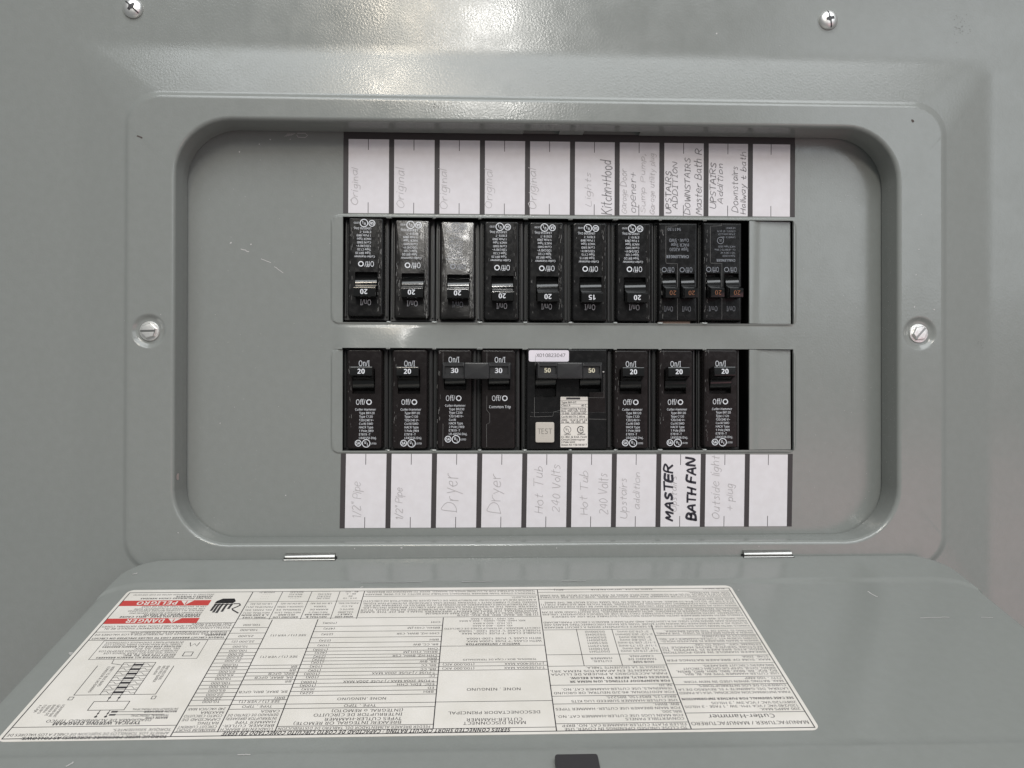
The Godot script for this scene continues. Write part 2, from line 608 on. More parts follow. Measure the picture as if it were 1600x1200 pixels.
func build_dead_front(cover: Node3D) -> void:
	var holes := [[-77.75, 36.2, 151.3, 94.95], [-77.75, -35.3, 151.3, 21.9]]
	var gap := [[151.3, 36.2, 176.4, 94.95], [151.3, -35.3, 176.4, 21.9]]
	var xs := cuts(-172, 241, 3.0, [[-85.2, -79.2], [177.0, 178.6], -77.75, 151.3, 176.4])
	var ys := cuts(-95, 154, 3.0, [[94.0, 96.6], [-37.4, -35.6], [33.0, 37.0], [20.4, 22.4], 36.2, 94.95, -35.3, 21.9])
	var s := Shape.new()
	var grid := PackedVector3Array()
	for y in ys:
		for x in xs:
			grid.append(Vector3(x, y, lift(x, y)))
	s.add(grid)
	var nx := xs.size()
	var open := func(i: int, j: int) -> bool:
		var cx := (xs[i] + xs[i + 1]) / 2
		var cy := (ys[j] + ys[j + 1]) / 2
		for h in holes + gap:
			if cx > h[0] and cx < h[2] and cy > h[1] and cy < h[3]:
				return true
		return false
	for j in ys.size() - 1:
		for i in nx - 1:
			if open.call(i, j):
				continue
			var a := j * nx + i
			s.tri(a, a + nx, a + 1)
			s.tri(a + 1, a + nx, a + nx + 1)
	# turned edges of the openings, with the stubs of the twist-outs left between the poles
	for h in [[-77.75, 36.2, 176.4, 94.95], [-77.75, -35.3, 176.4, 21.9]]:
		for e in [[1, 1], [3, -1]]:
			var y: float = h[e[0]]
			for i in nx - 1:
				if xs[i] >= h[0] - 0.01 and xs[i + 1] <= h[2] + 0.01:
					var za := lift(xs[i], y + e[1] * -0.02)
					var zb := lift(xs[i + 1], y + e[1] * -0.02)
					var qa := Vector3(xs[i], y, za)
					var qb := Vector3(xs[i + 1], y, zb)
					if e[1] > 0:
						s.quad(qa - Vector3(0, 0, 2.0), qb - Vector3(0, 0, 2.0), qb, qa)
					else:
						s.quad(qa, qb, qb - Vector3(0, 0, 2.0), qa - Vector3(0, 0, 2.0))
		for e in [[0, 1], [2, -1]]:
			var x: float = h[e[0]]
			for j in ys.size() - 1:
				if ys[j] >= h[1] - 0.01 and ys[j + 1] <= h[3] + 0.01:
					var qa := Vector3(x, ys[j], lift(x, ys[j]))
					var qb := Vector3(x, ys[j + 1], lift(x, ys[j + 1]))
					s.quad(qa, qb, qb - Vector3(0, 0, 2.0), qa - Vector3(0, 0, 2.0))
	var front := part("dead_front", s, M.paint, cover)
	front.set_meta("label", "flat grey dead front plate with two long slots for the breaker rows")
	for k in 2:
		var stubs := Shape.new()
		for i in range(1, 9):
			var x := -77.75 + 25.4 * i
			for yy in [holes[k][1], holes[k][3]]:
				var up := 1.0 if yy == holes[k][1] else -1.0
				var z := lift(x, yy + up * -0.02)
				var half := rng.randf_range(0.8, 1.5)
				stubs.loft([Shape.rr(x + rng.randf_range(-1, 1), yy + up * 0.2, half, 0.55, 0.3, z - 1.6, 3), Shape.rr(x, yy + up * 0.15, half, 0.5, 0.3, z + 0.1, 3), Shape.rr(x, yy, half * 0.6, 0.25, 0.2, z + 0.3, 3)])
		part("twist_out_stub", stubs, M.paint, front).set_meta("kind", "stuff")
	for k in 2:
		var f := Shape.new()
		var h: Array = gap[k]
		var cy: float = (h[1] + h[3]) / 2
		var hh: float = (h[3] - h[1]) / 2 - 0.25
		var rows := []
		for q in [[151.0, 0.5], [153.5, 0.3], [156.0, -0.35], [158.5, -0.75], [162.0, -0.9], [168.0, -0.95], [175.3, -1.0]]:
			rows.append(q)
		for i in rows.size() - 1:
			var a: Array = rows[i]
			var c: Array = rows[i + 1]
			var tip := 0.9 if k == 0 else 0.7
			var za: float = a[1] - tip * (a[0] - 151.0) / 24.0
			var zc: float = c[1] - tip * (c[0] - 151.0) / 24.0
			var id := f.add(PackedVector3Array([Vector3(a[0], cy - hh, a[1]), Vector3(c[0], cy - hh, c[1]), Vector3(c[0], cy + hh, zc), Vector3(a[0], cy + hh, za)]))
			f.tri(id, id + 2, id + 1)
			f.tri(id, id + 3, id + 2)
		f.quad(Vector3(175.3, cy - hh, -1.0), Vector3(175.3, cy - hh, -2.4), Vector3(175.3, cy + hh, -3.2), Vector3(175.3, cy + hh, -1.9))
		f.quad(Vector3(151.0, cy - hh, -1.2), Vector3(151.0, cy - hh, 0.5), Vector3(151.0, cy + hh, 0.5), Vector3(151.0, cy + hh, -1.2))
		var o := part("filler_plate", weld(f), M.paint, front)
		o.set_meta("label", "blank grey twist-out plate at the end of the %s row" % ["upper", "lower"][k])


func weld(s: Shape) -> Shape:
	var o := Shape.new()
	var seen := {}
	for k in s.t:
		var key := (s.p[k] * 1000.0).round()
		if not seen.has(key):
			seen[key] = o.p.size()
			o.p.append(s.p[k])
		o.t.append(seen[key])
	return o


func build_screws(cover: Node3D) -> void:
	for k in 2:   # round-headed screws in the flange
		var w: Vector3 = [at(-186.6, 202.0, 14.8), at(190.0, 202.6, 14.8)][k]
		var o := holder("cover_screw", cover, w, ["round head combination slot screw in the flange, cut by the upper edge of the photo", "round head screw with a burred cross slot in the flange"][k])
		var s := Shape.new()
		var rings := []
		for i in 8:
			var a := PI / 2 * i / 8
			rings.append(Shape.circle(0, 0, 5.3 * cos(a) ** 0.8, 0.15 + 2.9 * sin(a), 40))
		s.loft(rings)
		part("head", s, M.zinc, o)
		var d := Shape.new()
		var turn: float = [-0.75, -1.35][k]
		for q in 2:
			var a: float = turn + q * PI / 2
			var reach: float = [4.4, 1.7][q]
			var dir := Vector2(cos(a), sin(a))
			var line := PackedVector2Array()
			for i in 13:
				line.append(dir * lerpf(-reach, reach, i / 12.0))
			var f := d.p.size()
			d.stroke(line, 0.75 if q == 0 else 1.5, 0.0)
			for i in range(f, d.p.size()):
				var v := d.p[i]
				v.z = 0.25 + 2.9 * sin(acos(clampf(pow(Vector2(v.x, v.y).length() / 5.3, 1.25), 0, 1)))
				d.p[i] = v
		d.disc(0, 0, 1.3, 3.12, 12, 1.0, 0.0, 0.25, rng)
		part("slot", d, M.rubber, o)
		var ring := Shape.new()
		ring.annulus(0.3, -0.3, 5.0, 6.3, 0.06, 30)
		if k == 1:
			part("paint_chip", ring, M.paint, o)
	for k in 2:   # slotted hexagon washer heads in the dimples of the frame
		var w: Vector3 = [at(-176.4, 29.6, 17.4), at(239.1, 30.0, 17.4)][k]
		var o := holder("cover_screw", cover, w, ["slotted hexagon head screw in a dimple, slot level", "slotted hexagon head screw in a dimple, slot leaning"][k])
		var s := Shape.new()
		s.loft([Shape.circle(0, 0, 5.2, 0, 40), Shape.circle(0, 0, 5.2, 0.5, 40), Shape.circle(0, 0, 4.9, 0.8, 40), Shape.circle(0, 0, 3.5, 0.9, 40)])
		part("washer", s, M.zinc, o)
		var h := Shape.new()
		var hex := []
		for pr in [[4.1, 0.85], [4.1, 2.2], [3.7, 2.65], [3.0, 2.75]]:
			hex.append(Shape.circle(0, 0, pr[0], pr[1], 6))
		h.loft([hex[0], hex[1], hex[2], hex[3]])
		var t: float = [0.02, 0.85][k]
		var hd := part("head", h, M.zinc, o)
		hd.rotation.z = t + 0.3
		var d := Shape.new()
		d.stroke(PackedVector2Array([Vector2(-3.4, 0), Vector2(3.4, 0)]), 1.1, 2.8)
		var sl := part("slot", d, M.slot, o)
		sl.rotation.z = t


func build_directory(cover: Node3D, upper: bool) -> void:
	# corners in millimetres on the dead front: the strips were stuck on slightly askew
	var tl := Vector2(-77.6, 138.3) if upper else Vector2(-78.6, -37.0)
	var tr := Vector2(177.4, 138.3) if upper else Vector2(176.0, -37.9)
	var bl := Vector2(-77.7, 97.1) if upper else Vector2(-79.2, -78.2)
	var br := Vector2(177.2, 97.3) if upper else Vector2(175.4, -78.4)
	var o := holder("circuit_directory", cover, Vector3.ZERO, "white card strip of ten handwritten circuit names %s" % ("above the upper breaker row" if upper else "under the lower breaker row"))
	var spot := func(u: float, v: float) -> Vector2: return tl.lerp(tr, u).lerp(bl.lerp(br, u), v)
	var wide := 255.0
	var bar := 2.85 / wide
	var pitch := (1.0 - bar) / 10.0
	if upper:
		pitch = 25.32 / wide
	else:
		pitch = 25.28 / wide
	for i in 11:
		var u0 := pitch * i if i < 10 else 1.0 - bar
		var a := Shape.new()
		sheet(a, spot, u0, u0 + bar, -0.012, 1.004, 0.16)
		part("divider_bar", a, M.bar, o)
		if i == 10:
			break
		var u1 := pitch * (i + 1) if i < 9 else 1.0 - bar
		var c := Shape.new()
		sheet(c, spot, u0 + bar * 0.9, u1 + bar * 0.1, 0.0, 1.0, 0.13)
		part("label_cell", c, M.paper, o)
		for e in 2:
			var q := Shape.new()
			var um := (u0 + bar + u1) / 2 - 0.001
			var v0: float = [0.0, 0.855][e]
			sheet(q, spot, um - 0.0007, um + 0.0007, v0, v0 + 0.145, 0.15)
			part("tick_mark", q, M.bar, o)
	# [words, x of the baseline, start, end, height, pen]   in millimetres
	var words := []
	if upper:
		words = [["Original", -69.6, 101.5, 121.6, 3.6, 0], ["Original", -44.0, 100, 121.8, 4.2, 0], ["Original", -20.0, 99.5, 121.4, 4.0, 0], ["Original", 5.2, 100.3, 121.6, 4.0, 0], ["Original", 29.9, 100, 122.3, 4.0, 0],
			["Lights", 60.8, 102.2, 120.5, 3.2, 0], ["Kitchn+Hood", 72.3, 97.6, 127.6, 5.2, 2], ["Garage Door", 81.0, 98.2, 123.0, 3.0, 0], ["opener+", 86.3, 98.6, 121.0, 3.6, 1], ["Sump Pump,", 91.5, 98.4, 131.5, 2.6, 0], ["Garage utility plug", 96.8, 97.8, 131.8, 2.6, 0],
			["UPSTAIRS", 106.2, 98.4, 121.8, 2.9, 2], ["ADDITION", 109.9, 101.2, 126.8, 2.7, 1], ["DOWNSTAIRS", 117.2, 98.0, 129.4, 3.1, 2], ["Master Bath R", 123.6, 98.0, 134.8, 3.6, 2], ["UPSTAIRS", 131.8, 101.6, 126.7, 3.1, 2], ["Addition", 135.8, 104.0, 126.5, 3.0, 1], ["Downstairs", 144.4, 99.7, 125.0, 3.2, 1], ["Hallway & bath", 149.0, 98.4, 133.4, 2.9, 1]]
		var head := Shape.new()
		head.slab(49.9, 140.5, 127.4, 2.1, 0.0, 0.14, 0.05, 0.03)
		part("border_bar", head, M.bar, o)
	else:
		words = [["1/2' Pipe", -67.6, -72.6, -53.0, 4.2, 0], ["1/2' Pipe", -44.6, -73.6, -56.2, 3.6, 0], ["Dryer", -14, -69.6, -48.6, 7.6, 0], ["Dryer", 10, -70.2, -49.0, 6.2, 0], ["Hot Tub", 33.8, -70.6, -44.8, 4.6, 0], ["240 Volts", 43.5, -69.8, -43.8, 4.2, 0],
			["Hot Tub", 59.0, -71.5, -47.3, 4.0, 0], ["240 Volts", 70.3, -71.0, -48.7, 4.8, 0], ["Upstairs", 81.2, -73.4, -51.5, 3.8, 0], ["addition", 88.6, -68.5, -48.2, 3.2, 0], ["Upstairs", 109.5, -70.0, -50.0, 3.0, 0], ["MASTER", 107, -75.0, -43.8, 4.3, 3], ["BATH FAN", 120.1, -74.6, -40.6, 4.6, 3],
			["Outside light", 133.9, -74.2, -38.8, 4.4, 0], ["+ plug", 141.6, -69.6, -54.8, 3.8, 0]]
	for q in words:
		var s := Shape.new()
		s.flat = true
		scrawl(s, q[0], q[1], q[2], q[3], q[4], [0.34, 0.38, 0.46, 1.2][q[5]], 0.2 if q[5] < 3 else 0.23, 0.16, 0.28)
		part("handwriting", s, [M.pencil, M.graphite, M.graphite, M.marker][q[5]], o)


func sheet(s: Shape, spot: Callable, u0: float, u1: float, v0: float, v1: float, z: float) -> void:
	var a: Vector2 = spot.call(u0, v1)
	var b: Vector2 = spot.call(u1, v1)
	var c: Vector2 = spot.call(u1, v0)
	var d: Vector2 = spot.call(u0, v0)
	s.flat = true
	var top := PackedVector3Array([Vector3(a.x, a.y, z), Vector3(b.x, b.y, z), Vector3(c.x, c.y, z), Vector3(d.x, d.y, z)])
	var low := PackedVector3Array()
	for q in top:
		low.append(Vector3(q.x, q.y, 0.0))
	var f := s.add(low)
	var g := s.add(top)
	s.bridge(f, g, 4)
	s.tri(g, g + 2, g + 1)
	s.tri(g, g + 3, g + 2)


func scratch(s: Shape, x0: float, y0: float, x1: float, y1: float, w: float, z: float) -> void:
	var l := PackedVector2Array()
	for i in 7:
		l.append(Vector2(lerpf(x0, x1, i / 6.0) + rng.randf_range(-w, w) * 0.6, lerpf(y0, y1, i / 6.0) + rng.randf_range(-w, w) * 0.6))
	s.stroke(l, w, z)


func chip(parent: Node3D, x: float, y: float, r: float, z: float, squash := 0.7, turn := 0.0, m: Material = null) -> void:
	var s := Shape.new()
	s.flat = true
	s.disc(x, y, r, z, 9, squash, turn, 0.35, rng)
	part("paint_chip", s, m if m else M.chip, parent)


func scrape(parent: Node3D, x0: float, y0: float, x1: float, y1: float, w: float, z: float, m: Material = null) -> void:
	var s := Shape.new()
	s.flat = true
	scratch(s, x0, y0, x1, y1, w, z)
	part("scratch", s, m if m else M.chip, parent)


func wear_on_cover(cover: Node3D) -> void:
	for q in [[-139.5, 79.9, 0.6], [-128.4, 79.2, 0.5], [-118.0, 137.5, 0.5], [-124.0, 134.8, 0.35], [-134.8, 130.4, 0.55], [-107, 137.8, 0.3], [-145, -20, 0.3], [-109, -60, 0.35], [-85, 80, 0.2], [-82.2, 47.0, 0.3]]:
		chip(cover, q[0], q[1], q[2], 0.06, 0.7, rng.randf() * 3)
	for q in [[-133.8, 76.6, -129.6, 75.2, 0.4], [-122.6, 71.2, -117.4, 69.0, 0.3], [-115.4, 66.8, -110.6, 63.5, 0.28]]:
		scrape(cover, q[0], q[1], q[2], q[3], q[4], 0.06)
	for i in 5:
		scrape(cover, -110 + i * 0.9, 139.2 + i * 0.2, -108 + i * 0.9, 141.0, 0.2, 0.06)
	var s := Shape.new()
	s.flat = true
	s.stroke(PackedVector2Array([Vector2(-103, 141.2), Vector2(-98.8, 141.2), Vector2(-97.4, 140.0), Vector2(-98.8, 138.8), Vector2(-102.6, 139.0), Vector2(-103.4, 140.2)]), 0.3, 0.06)
	part("scratch", s, M.chip, cover)
	for q in [[128.0, 194.2, 0.55, 14.88], [163.0, 188.0, 0.2, 15.2], [-189, 35.0, 0.25, 18.0], [-160.6, -77, 0.4, 19.06], [57, 149.6, 0.3, 19.06], [-26.6, 148.4, 0.5, 19.06], [240, 95, 0.25, 19.06], [238.6, 76, 0.3, 19.06], [237, 62, 0.35, 19.06], [236.2, 44.5, 0.5, 19.06], [247.2, 43.0, 0.45, 19.06], [-43.0, -85.6, 0.5, 19.06], [-68.0, -85.9, 0.3, 19.06], [40, -86.2, 0.35, 19.06], [150, -86, 0.3, 19.06], [-182.6, 26.5, 0.35, 19.06], [-170.0, 38.4, 0.25, 19.06]]:
		chip(cover, q[0], q[1], q[2], q[3], 0.7, rng.randf() * 3)
	scrape(cover, -182.2, 132.4, -179.8, 131.7, 0.7, 19.07, M.dirt)
	chip(cover, 235.4, 146.2, 1.1, 19.06, 0.55, -0.5, M.dirt)
	var d := Shape.new()
	d.flat = true
	for i in 46:
		d.disc(264 + rng.randfn() * 2.2, 200 + rng.randfn() * 3.2, rng.randf_range(0.1, 0.28), 14.9, 7, 0.8, 0, 0.4, rng)
	for i in 12:
		d.disc(275 + rng.randfn() * 2.0, 24.5 + rng.randfn() * 1.5, rng.randf_range(0.08, 0.2), 16.0, 7)
	for i in 9:
		d.disc(-25.5 + rng.randfn() * 1.4, 150.6 + rng.randfn() * 0.8, rng.randf_range(0.12, 0.3), 19.06, 7)
	part("dirt_specks", d, M.grime, cover).set_meta("kind", "stuff")
	var dust := Shape.new()
	dust.flat = true
	for i in 90:
		dust.disc(rng.randf_range(-158, -88), rng.randf_range(-78, 135), rng.randf_range(0.05, 0.16), 0.05, 6)
		dust.disc(rng.randf_range(182, 222), rng.randf_range(-70, 130), rng.randf_range(0.05, 0.16), 0.05, 6)
	part("dust_specks", dust, M.chip, cover).set_meta("kind", "stuff")
	# the right wall of the well is rough with pale grains of overspray
	var wx: float = WELL[0] + WELL[2]
	var spray := Shape.new()
	spray.flat = true
	for i in 220:
		var y := clampf(25 + rng.randfn() * 45, -58, 112)
		var zz := rng.randf_range(2.0, 16.0)
		var rad := rng.randf_range(0.06, 0.17)
		var ring := PackedVector3Array()
		var xx := wx - 0.08 - (0.33 if zz < 8.0 else 0.33 * (16.8 - zz) / 8.8)
		for j in 7:
			ring.append(Vector3(xx, y + cos(TAU * j / 7) * rad * rng.randf_range(0.7, 1.3), zz - sin(TAU * j / 7) * rad))
		spray.cap(spray.add(ring), 7)
	part("overspray", spray, M.chip, cover).set_meta("kind", "stuff")
	for q in [[119.0, 10.0, 2.6], [40.8, 10.0, 1.7], [-48.0, 13.5, 1.8]]:   # oval chips on the wall of the well
		var e := Shape.new()
		e.flat = true
		var l := PackedVector3Array()
		for i in 12:
			l.append(Vector3(-162.85, q[0] + cos(TAU * i / 12) * q[2], q[1] + sin(TAU * i / 12) * q[2] * 1.3))
		e.cap(e.add(l), 12)
		part("paint_chip", e, M.primer, cover)


# ---------------------------------------------------------------- door folded down towards the viewer (own axes: x right, z out from the hinge, y its face)
func hoop(x: float, rad: float) -> PackedVector3Array:
	var l := PackedVector3Array()
	for i in 14:
		l.append(Vector3(x, cos(TAU * i / 14) * rad, sin(TAU * i / 14) * rad))
	return l


func build_door() -> void:
	var door := thing("panel_door", "grey steel panel door hanging open below the breakers with a large printed label", "panel door", at(0, -90.6, 20.0))
	door.rotation.x = deg_to_rad(13.8)
	var s := Shape.new()
	# cross-section from hinge to free edge: a flange, a fold, the main face, another fold
	var prof := [[-0.2, -4.0], [-0.2, -1.5], [0.1, -0.8], [0.7, -0.2], [1.6, 0.15], [3.0, 0.3], [6.0, 0.3], [26.5, 0.45], [28.0, 0.35], [29.6, -0.1], [31.2, -0.35], [33.0, -0.4], [60.0, -0.45], [100.0, -0.45], [148.0, -0.4], [151.0, -0.3], [152.4, 0.05], [154.0, 0.2], [200.0, 0.3], [206.0, 0.2], [207.0, -0.5], [207.0, -6.0]]
	var x0 := -183.6
	var x1 := 247.6
	var rc := 24.0
	var cols := []
	for i in 9:
		var a := PI / 2 * i / 8
		cols.append([x0 + rc * (1 - cos(a)) * 0.75, rc * (1 - sin(a))])
	var mid := []
	for c in cols:
		mid.append(c)
	for i in range(1, 24):
		mid.append([lerpf(x0 + rc * 0.75, x1 - rc * 0.75, i / 24.0), 0.0])
	for i in range(8, -1, -1):
		mid.append([x1 - (cols[i][0] - x0), cols[i][1]])
	var rows: Array[PackedVector3Array] = []
	for q in prof:
		var l := PackedVector3Array()
		for c in mid:
			var lag: float = c[1] * clampf(1.0 - maxf(q[0], 0.0) / 60.0, 0.0, 1.0)
			var edge: float = clampf((minf(c[0] - x0, x1 - c[0])) / 2.0, 0.0, 1.0)
			l.append(Vector3(c[0], q[1] - (1.0 - edge) * (1.0 - edge) * 0.8, q[0] + lag))
		rows.append(l)
	for i in rows.size() - 1:
		var a := s.add(rows[i]) if i == 0 else s.p.size() - rows[i].size()
		var b := s.add(rows[i + 1])
		for k in mid.size() - 1:
			s.tri(a + k, a + k + 1, b + k)
			s.tri(a + k + 1, b + k + 1, b + k)
	for e in [0, mid.size() - 1]:   # turned-down sides
		for i in rows.size() - 1:
			var a: Vector3 = rows[i][e]
			var b: Vector3 = rows[i + 1][e]
			if e == 0:
				s.quad(a - Vector3(0, 9, 0), b - Vector3(0, 9, 0), b, a)
			else:
				s.quad(a, b, b - Vector3(0, 9, 0), a - Vector3(0, 9, 0))
	part("door_panel", s, M.paint, door)
	for k in 2:
		var h := Shape.new()
		var xa: float = [-104.0, 141.0][k]
		h.profile(PackedVector2Array([Vector2(-1.0, -2.5), Vector2(2.6, -2.2), Vector2(2.8, -0.6), Vector2(2.5, 0.5), Vector2(1.7, 1.2), Vector2(0.3, 1.2), Vector2(-0.4, 0.9)]), xa, xa + 26.0)
		part("hinge_leaf", h, M.hinge, door, at(0, -0.3, 0.6), ["bare zinc hinge leaf nearer the blank end of the dead front", "bare zinc hinge leaf under the filler plates"][k])
		var pin := Shape.new()
		pin.loft([hoop(xa - 0.4, 0.75), hoop(xa + 26.4, 0.75)])
		pin.cap(pin.add(hoop(xa - 0.4, 0.75)), 14)
		part("hinge_barrel", pin, M.hinge, door, at(0, 0.1, 2.7))
		var g := Shape.new()
		g.slab(xa + 13, 0.6, 13.9, 2.9, -4, 0, 0.5, 0.2)
		for i in g.p.size():
			var v := g.p[i]
			g.p[i] = Vector3(v.x, v.z + 0.42, v.y + 0.4)
		part("hinge_slot", g, M.pit, door)
	var la := Shape.new()
	la.slab(32.3, 0, 7.4, 22.0, 0, 3.0, 1.0, 0.6)
	for i in la.p.size():
		var v := la.p[i]
		la.p[i] = Vector3(v.x, v.z + 0.1, 180.8 - v.y)
	part("latch", la, M.rubber, door)
	for q in [[232, 66, 237.5, 66.3, 0.3], [231, 128, 233.4, 120, 0.45], [234, 118, 235.0, 114, 0.5], [243, 93, 245.4, 92.7, 0.4], [190.5, 40.5, 192.6, 46.0, 0.6], [203, 66, 217, 65.6, 0.35], [-60, 28.6, -30, 28.8, 0.3], [-10, 28.7, 5, 28.8, 0.35], [40, 28.9, 52, 28.9, 0.25], [-140, 158, -138.6, 156, 0.5], [-84, 153.4, -80, 153.2, 0.4], [-176.5, 18, -174.5, 17.4, 0.7], [-173, 88, -172.4, 88.9, 0.9], [-168, 112, -167.6, 112.6, 0.5], [-60, 32.0, -59.2, 32.2, 0.7], [-100, 163, -99.5, 163.3, 0.5], [126.4, 38.0, 126.9, 38.3, 0.5]]:
		var c := Shape.new()
		c.flat = true
		scratch(c, q[0], -q[1], q[2], -q[3], q[4], 0.55 if q[1] < 30 else (0.35 if q[1] > 151 else -0.3))
		for i in c.p.size():
			var v := c.p[i]
			c.p[i] = Vector3(v.x, v.z, -v.y)
		part("scratch", c, M.chip, door)
	build_label(door)


var small: Shape
var strong: Shape
var ruled: Shape


func line(t: String, x: float, y: float, em: float, most: float) -> void:
	write(small, t, x, -y, 0.05, em * 1.07, "sans", 1.12, false, most)


func line_bold(t: String, x: float, y: float, em: float, most: float) -> void:
	write(strong, t, x, -y, 0.05, em * 1.06, "bold", 1.05, false, most)


func full(t: String, x: float, y: float, em: float, wide: float) -> void:
	write(small, t, x, -y, 0.05, em * 1.07, "sans", 1.0, false, 0.0, wide)


func full_bold(t: String, x: float, y: float, em: float, wide: float) -> void:
	write(strong, t, x, -y, 0.05, em * 1.06, "bold", 1.0, false, 0.0, wide, 0.2)


func middle(t: String, x: float, y: float, em: float, most: float) -> void:
	write(small, t, x, -y, 0.05, em * 1.07, "sans", 1.12, true, most)


func middle_bold(t: String, x: float, y: float, em: float, most: float) -> void:
	write(strong, t, x, -y, 0.05, em * 1.06, "bold", 1.05, true, most)


func rule(x0: float, y0: float, x1: float, y1: float, w := 0.28) -> void:
	ruled.stroke(PackedVector2Array([Vector2(x0, -y0), Vector2(x1, -y1)]), w, 0.04)


func box(x0: float, y0: float, x1: float, y1: float, w := 0.28) -> void:
	rule(x0, y0, x1, y0, w)
	rule(x0, y1, x1, y1, w)
	rule(x0, y0, x0, y1, w)
	rule(x1, y0, x1, y1, w)


func build_label(door: Node3D) -> void:
	var s := Shape.new()
	s.slab(147.65, -55.2, 147.8, 55.4, -0.15, 0.0, 3.2, 0.05, 6)
	# upright reading direction runs from +x to -x of the door, its top is the free edge
	var o := part("instruction_label", s, M.vinyl, door, at(123.8, -0.2, 143.9), "large cream printed wiring label on the door, upside down")
	o.transform.basis = Basis(Vector3(-1, 0, 0), Vector3(0, 0, 1), Vector3(0, 1, 0))
	small = Shape.new()
	strong = Shape.new()
	ruled = Shape.new()
	for q in [small, strong, ruled]:
		q.flat = true
	box(1.5, 1.2, 293.8, 107.7, 0.4)
	for q in [[47.3, 1.2, 73.4], [96.7, 1.2, 107.7], [141.6, 3.4, 81.7], [198.5, 3.4, 81.2], [219.1, 3.4, 81.2], [235.0, 1.2, 107.7]]:
		rule(q[0], q[1], q[0], q[2], 0.4)
	print_tables()
	print_diagram()
	part("small_print", small, M.soft_ink, o).set_meta("kind", "stuff")
	part("heading_print", strong, M.ink, o).set_meta("kind", "stuff")
	part("ruled_line", ruled, M.soft_ink, o).set_meta("kind", "stuff")
	for k in 2:
		var y0: float = [79.0, 94.9][k]
		var y1: float = [83.5, 99.9][k]
		var a := Shape.new()
		a.flat = true
		a.quad(Vector3(252.4, -y1, 0.045), Vector3(293.6, -y1, 0.045), Vector3(293.6, -y0, 0.045), Vector3(252.4, -y0, 0.045))
		part("danger_banner", a, M.red, o, Vector3.ZERO, "red banner reading %s in white" % ["DANGER", "PELIGRO"][k])
		var w := Shape.new()
		w.flat = true
		var ym := (y0 + y1) / 2
		write(w, ["DANGER", "PELIGRO"][k], 267.6, -ym, 0.08, 4.6, "bold", 1.1, false, 0.0, [17.0, 18.6][k])
		var f := w.add(PackedVector3Array([Vector3(260.4, -y1 + 0.3, 0.08), Vector3(266.4, -y1 + 0.3, 0.08), Vector3(263.4, -y0 - 0.3, 0.08)]))
		w.tri(f, f + 2, f + 1)
		part("banner_lettering", w, M.vinyl, o)
		var x := Shape.new()
		x.flat = true
		x.stroke(PackedVector2Array([Vector2(263.4, -y0 - 1.3), Vector2(263.4, -y1 + 1.7)]), 0.5, 0.1)
		x.disc(263.4, -y1 + 1.0, 0.3, 0.1)
		part("warning_mark", x, M.red, o)
	var hand := Shape.new()
	hand.flat = true
	hand_symbol(hand)
	part("hand_symbol", hand, M.ink, o, Vector3.ZERO, "black hand reaching for a wire")


func hand_symbol(h: Shape) -> void:
	var z := 0.06
	var palm := PackedVector2Array([Vector2(241.9, -101.2), Vector2(247.4, -101.2), Vector2(249.6, -98.9), Vector2(250.0, -96.7), Vector2(241.4, -96.7), Vector2(240.6, -98.6)])
	var l := PackedVector3Array()
	for q in palm:
		l.append(Vector3(q.x, q.y, z))
	var f := h.add(l)
	for i in range(1, palm.size() - 1):
		h.tri(f, f + i + 1, f + i)
		h.tri(f, f + i, f + i + 1)
	for q in [[249.4, -90.2], [247.9, -88.7], [246.3, -88.2], [244.2, -89.3], [242.0, -91.8]]:
		h.stroke(PackedVector2Array([Vector2(q[0] - 0.4, -95.9), Vector2(q[0] - 0.1, -93.5), Vector2(q[0], q[1])]), 1.15, z)
	h.stroke(PackedVector2Array([Vector2(241.6, -95.6), Vector2(249.6, -95.6)]), 0.7, z)
	h.stroke(PackedVector2Array([Vector2(240.6, -96.2), Vector2(238.2, -96.2), Vector2(237.4, -94.8), Vector2(238.6, -93.2), Vector2(240.2, -91.6), Vector2(239.6, -90.4), Vector2(236.4, -87.6)]), 0.8, z)


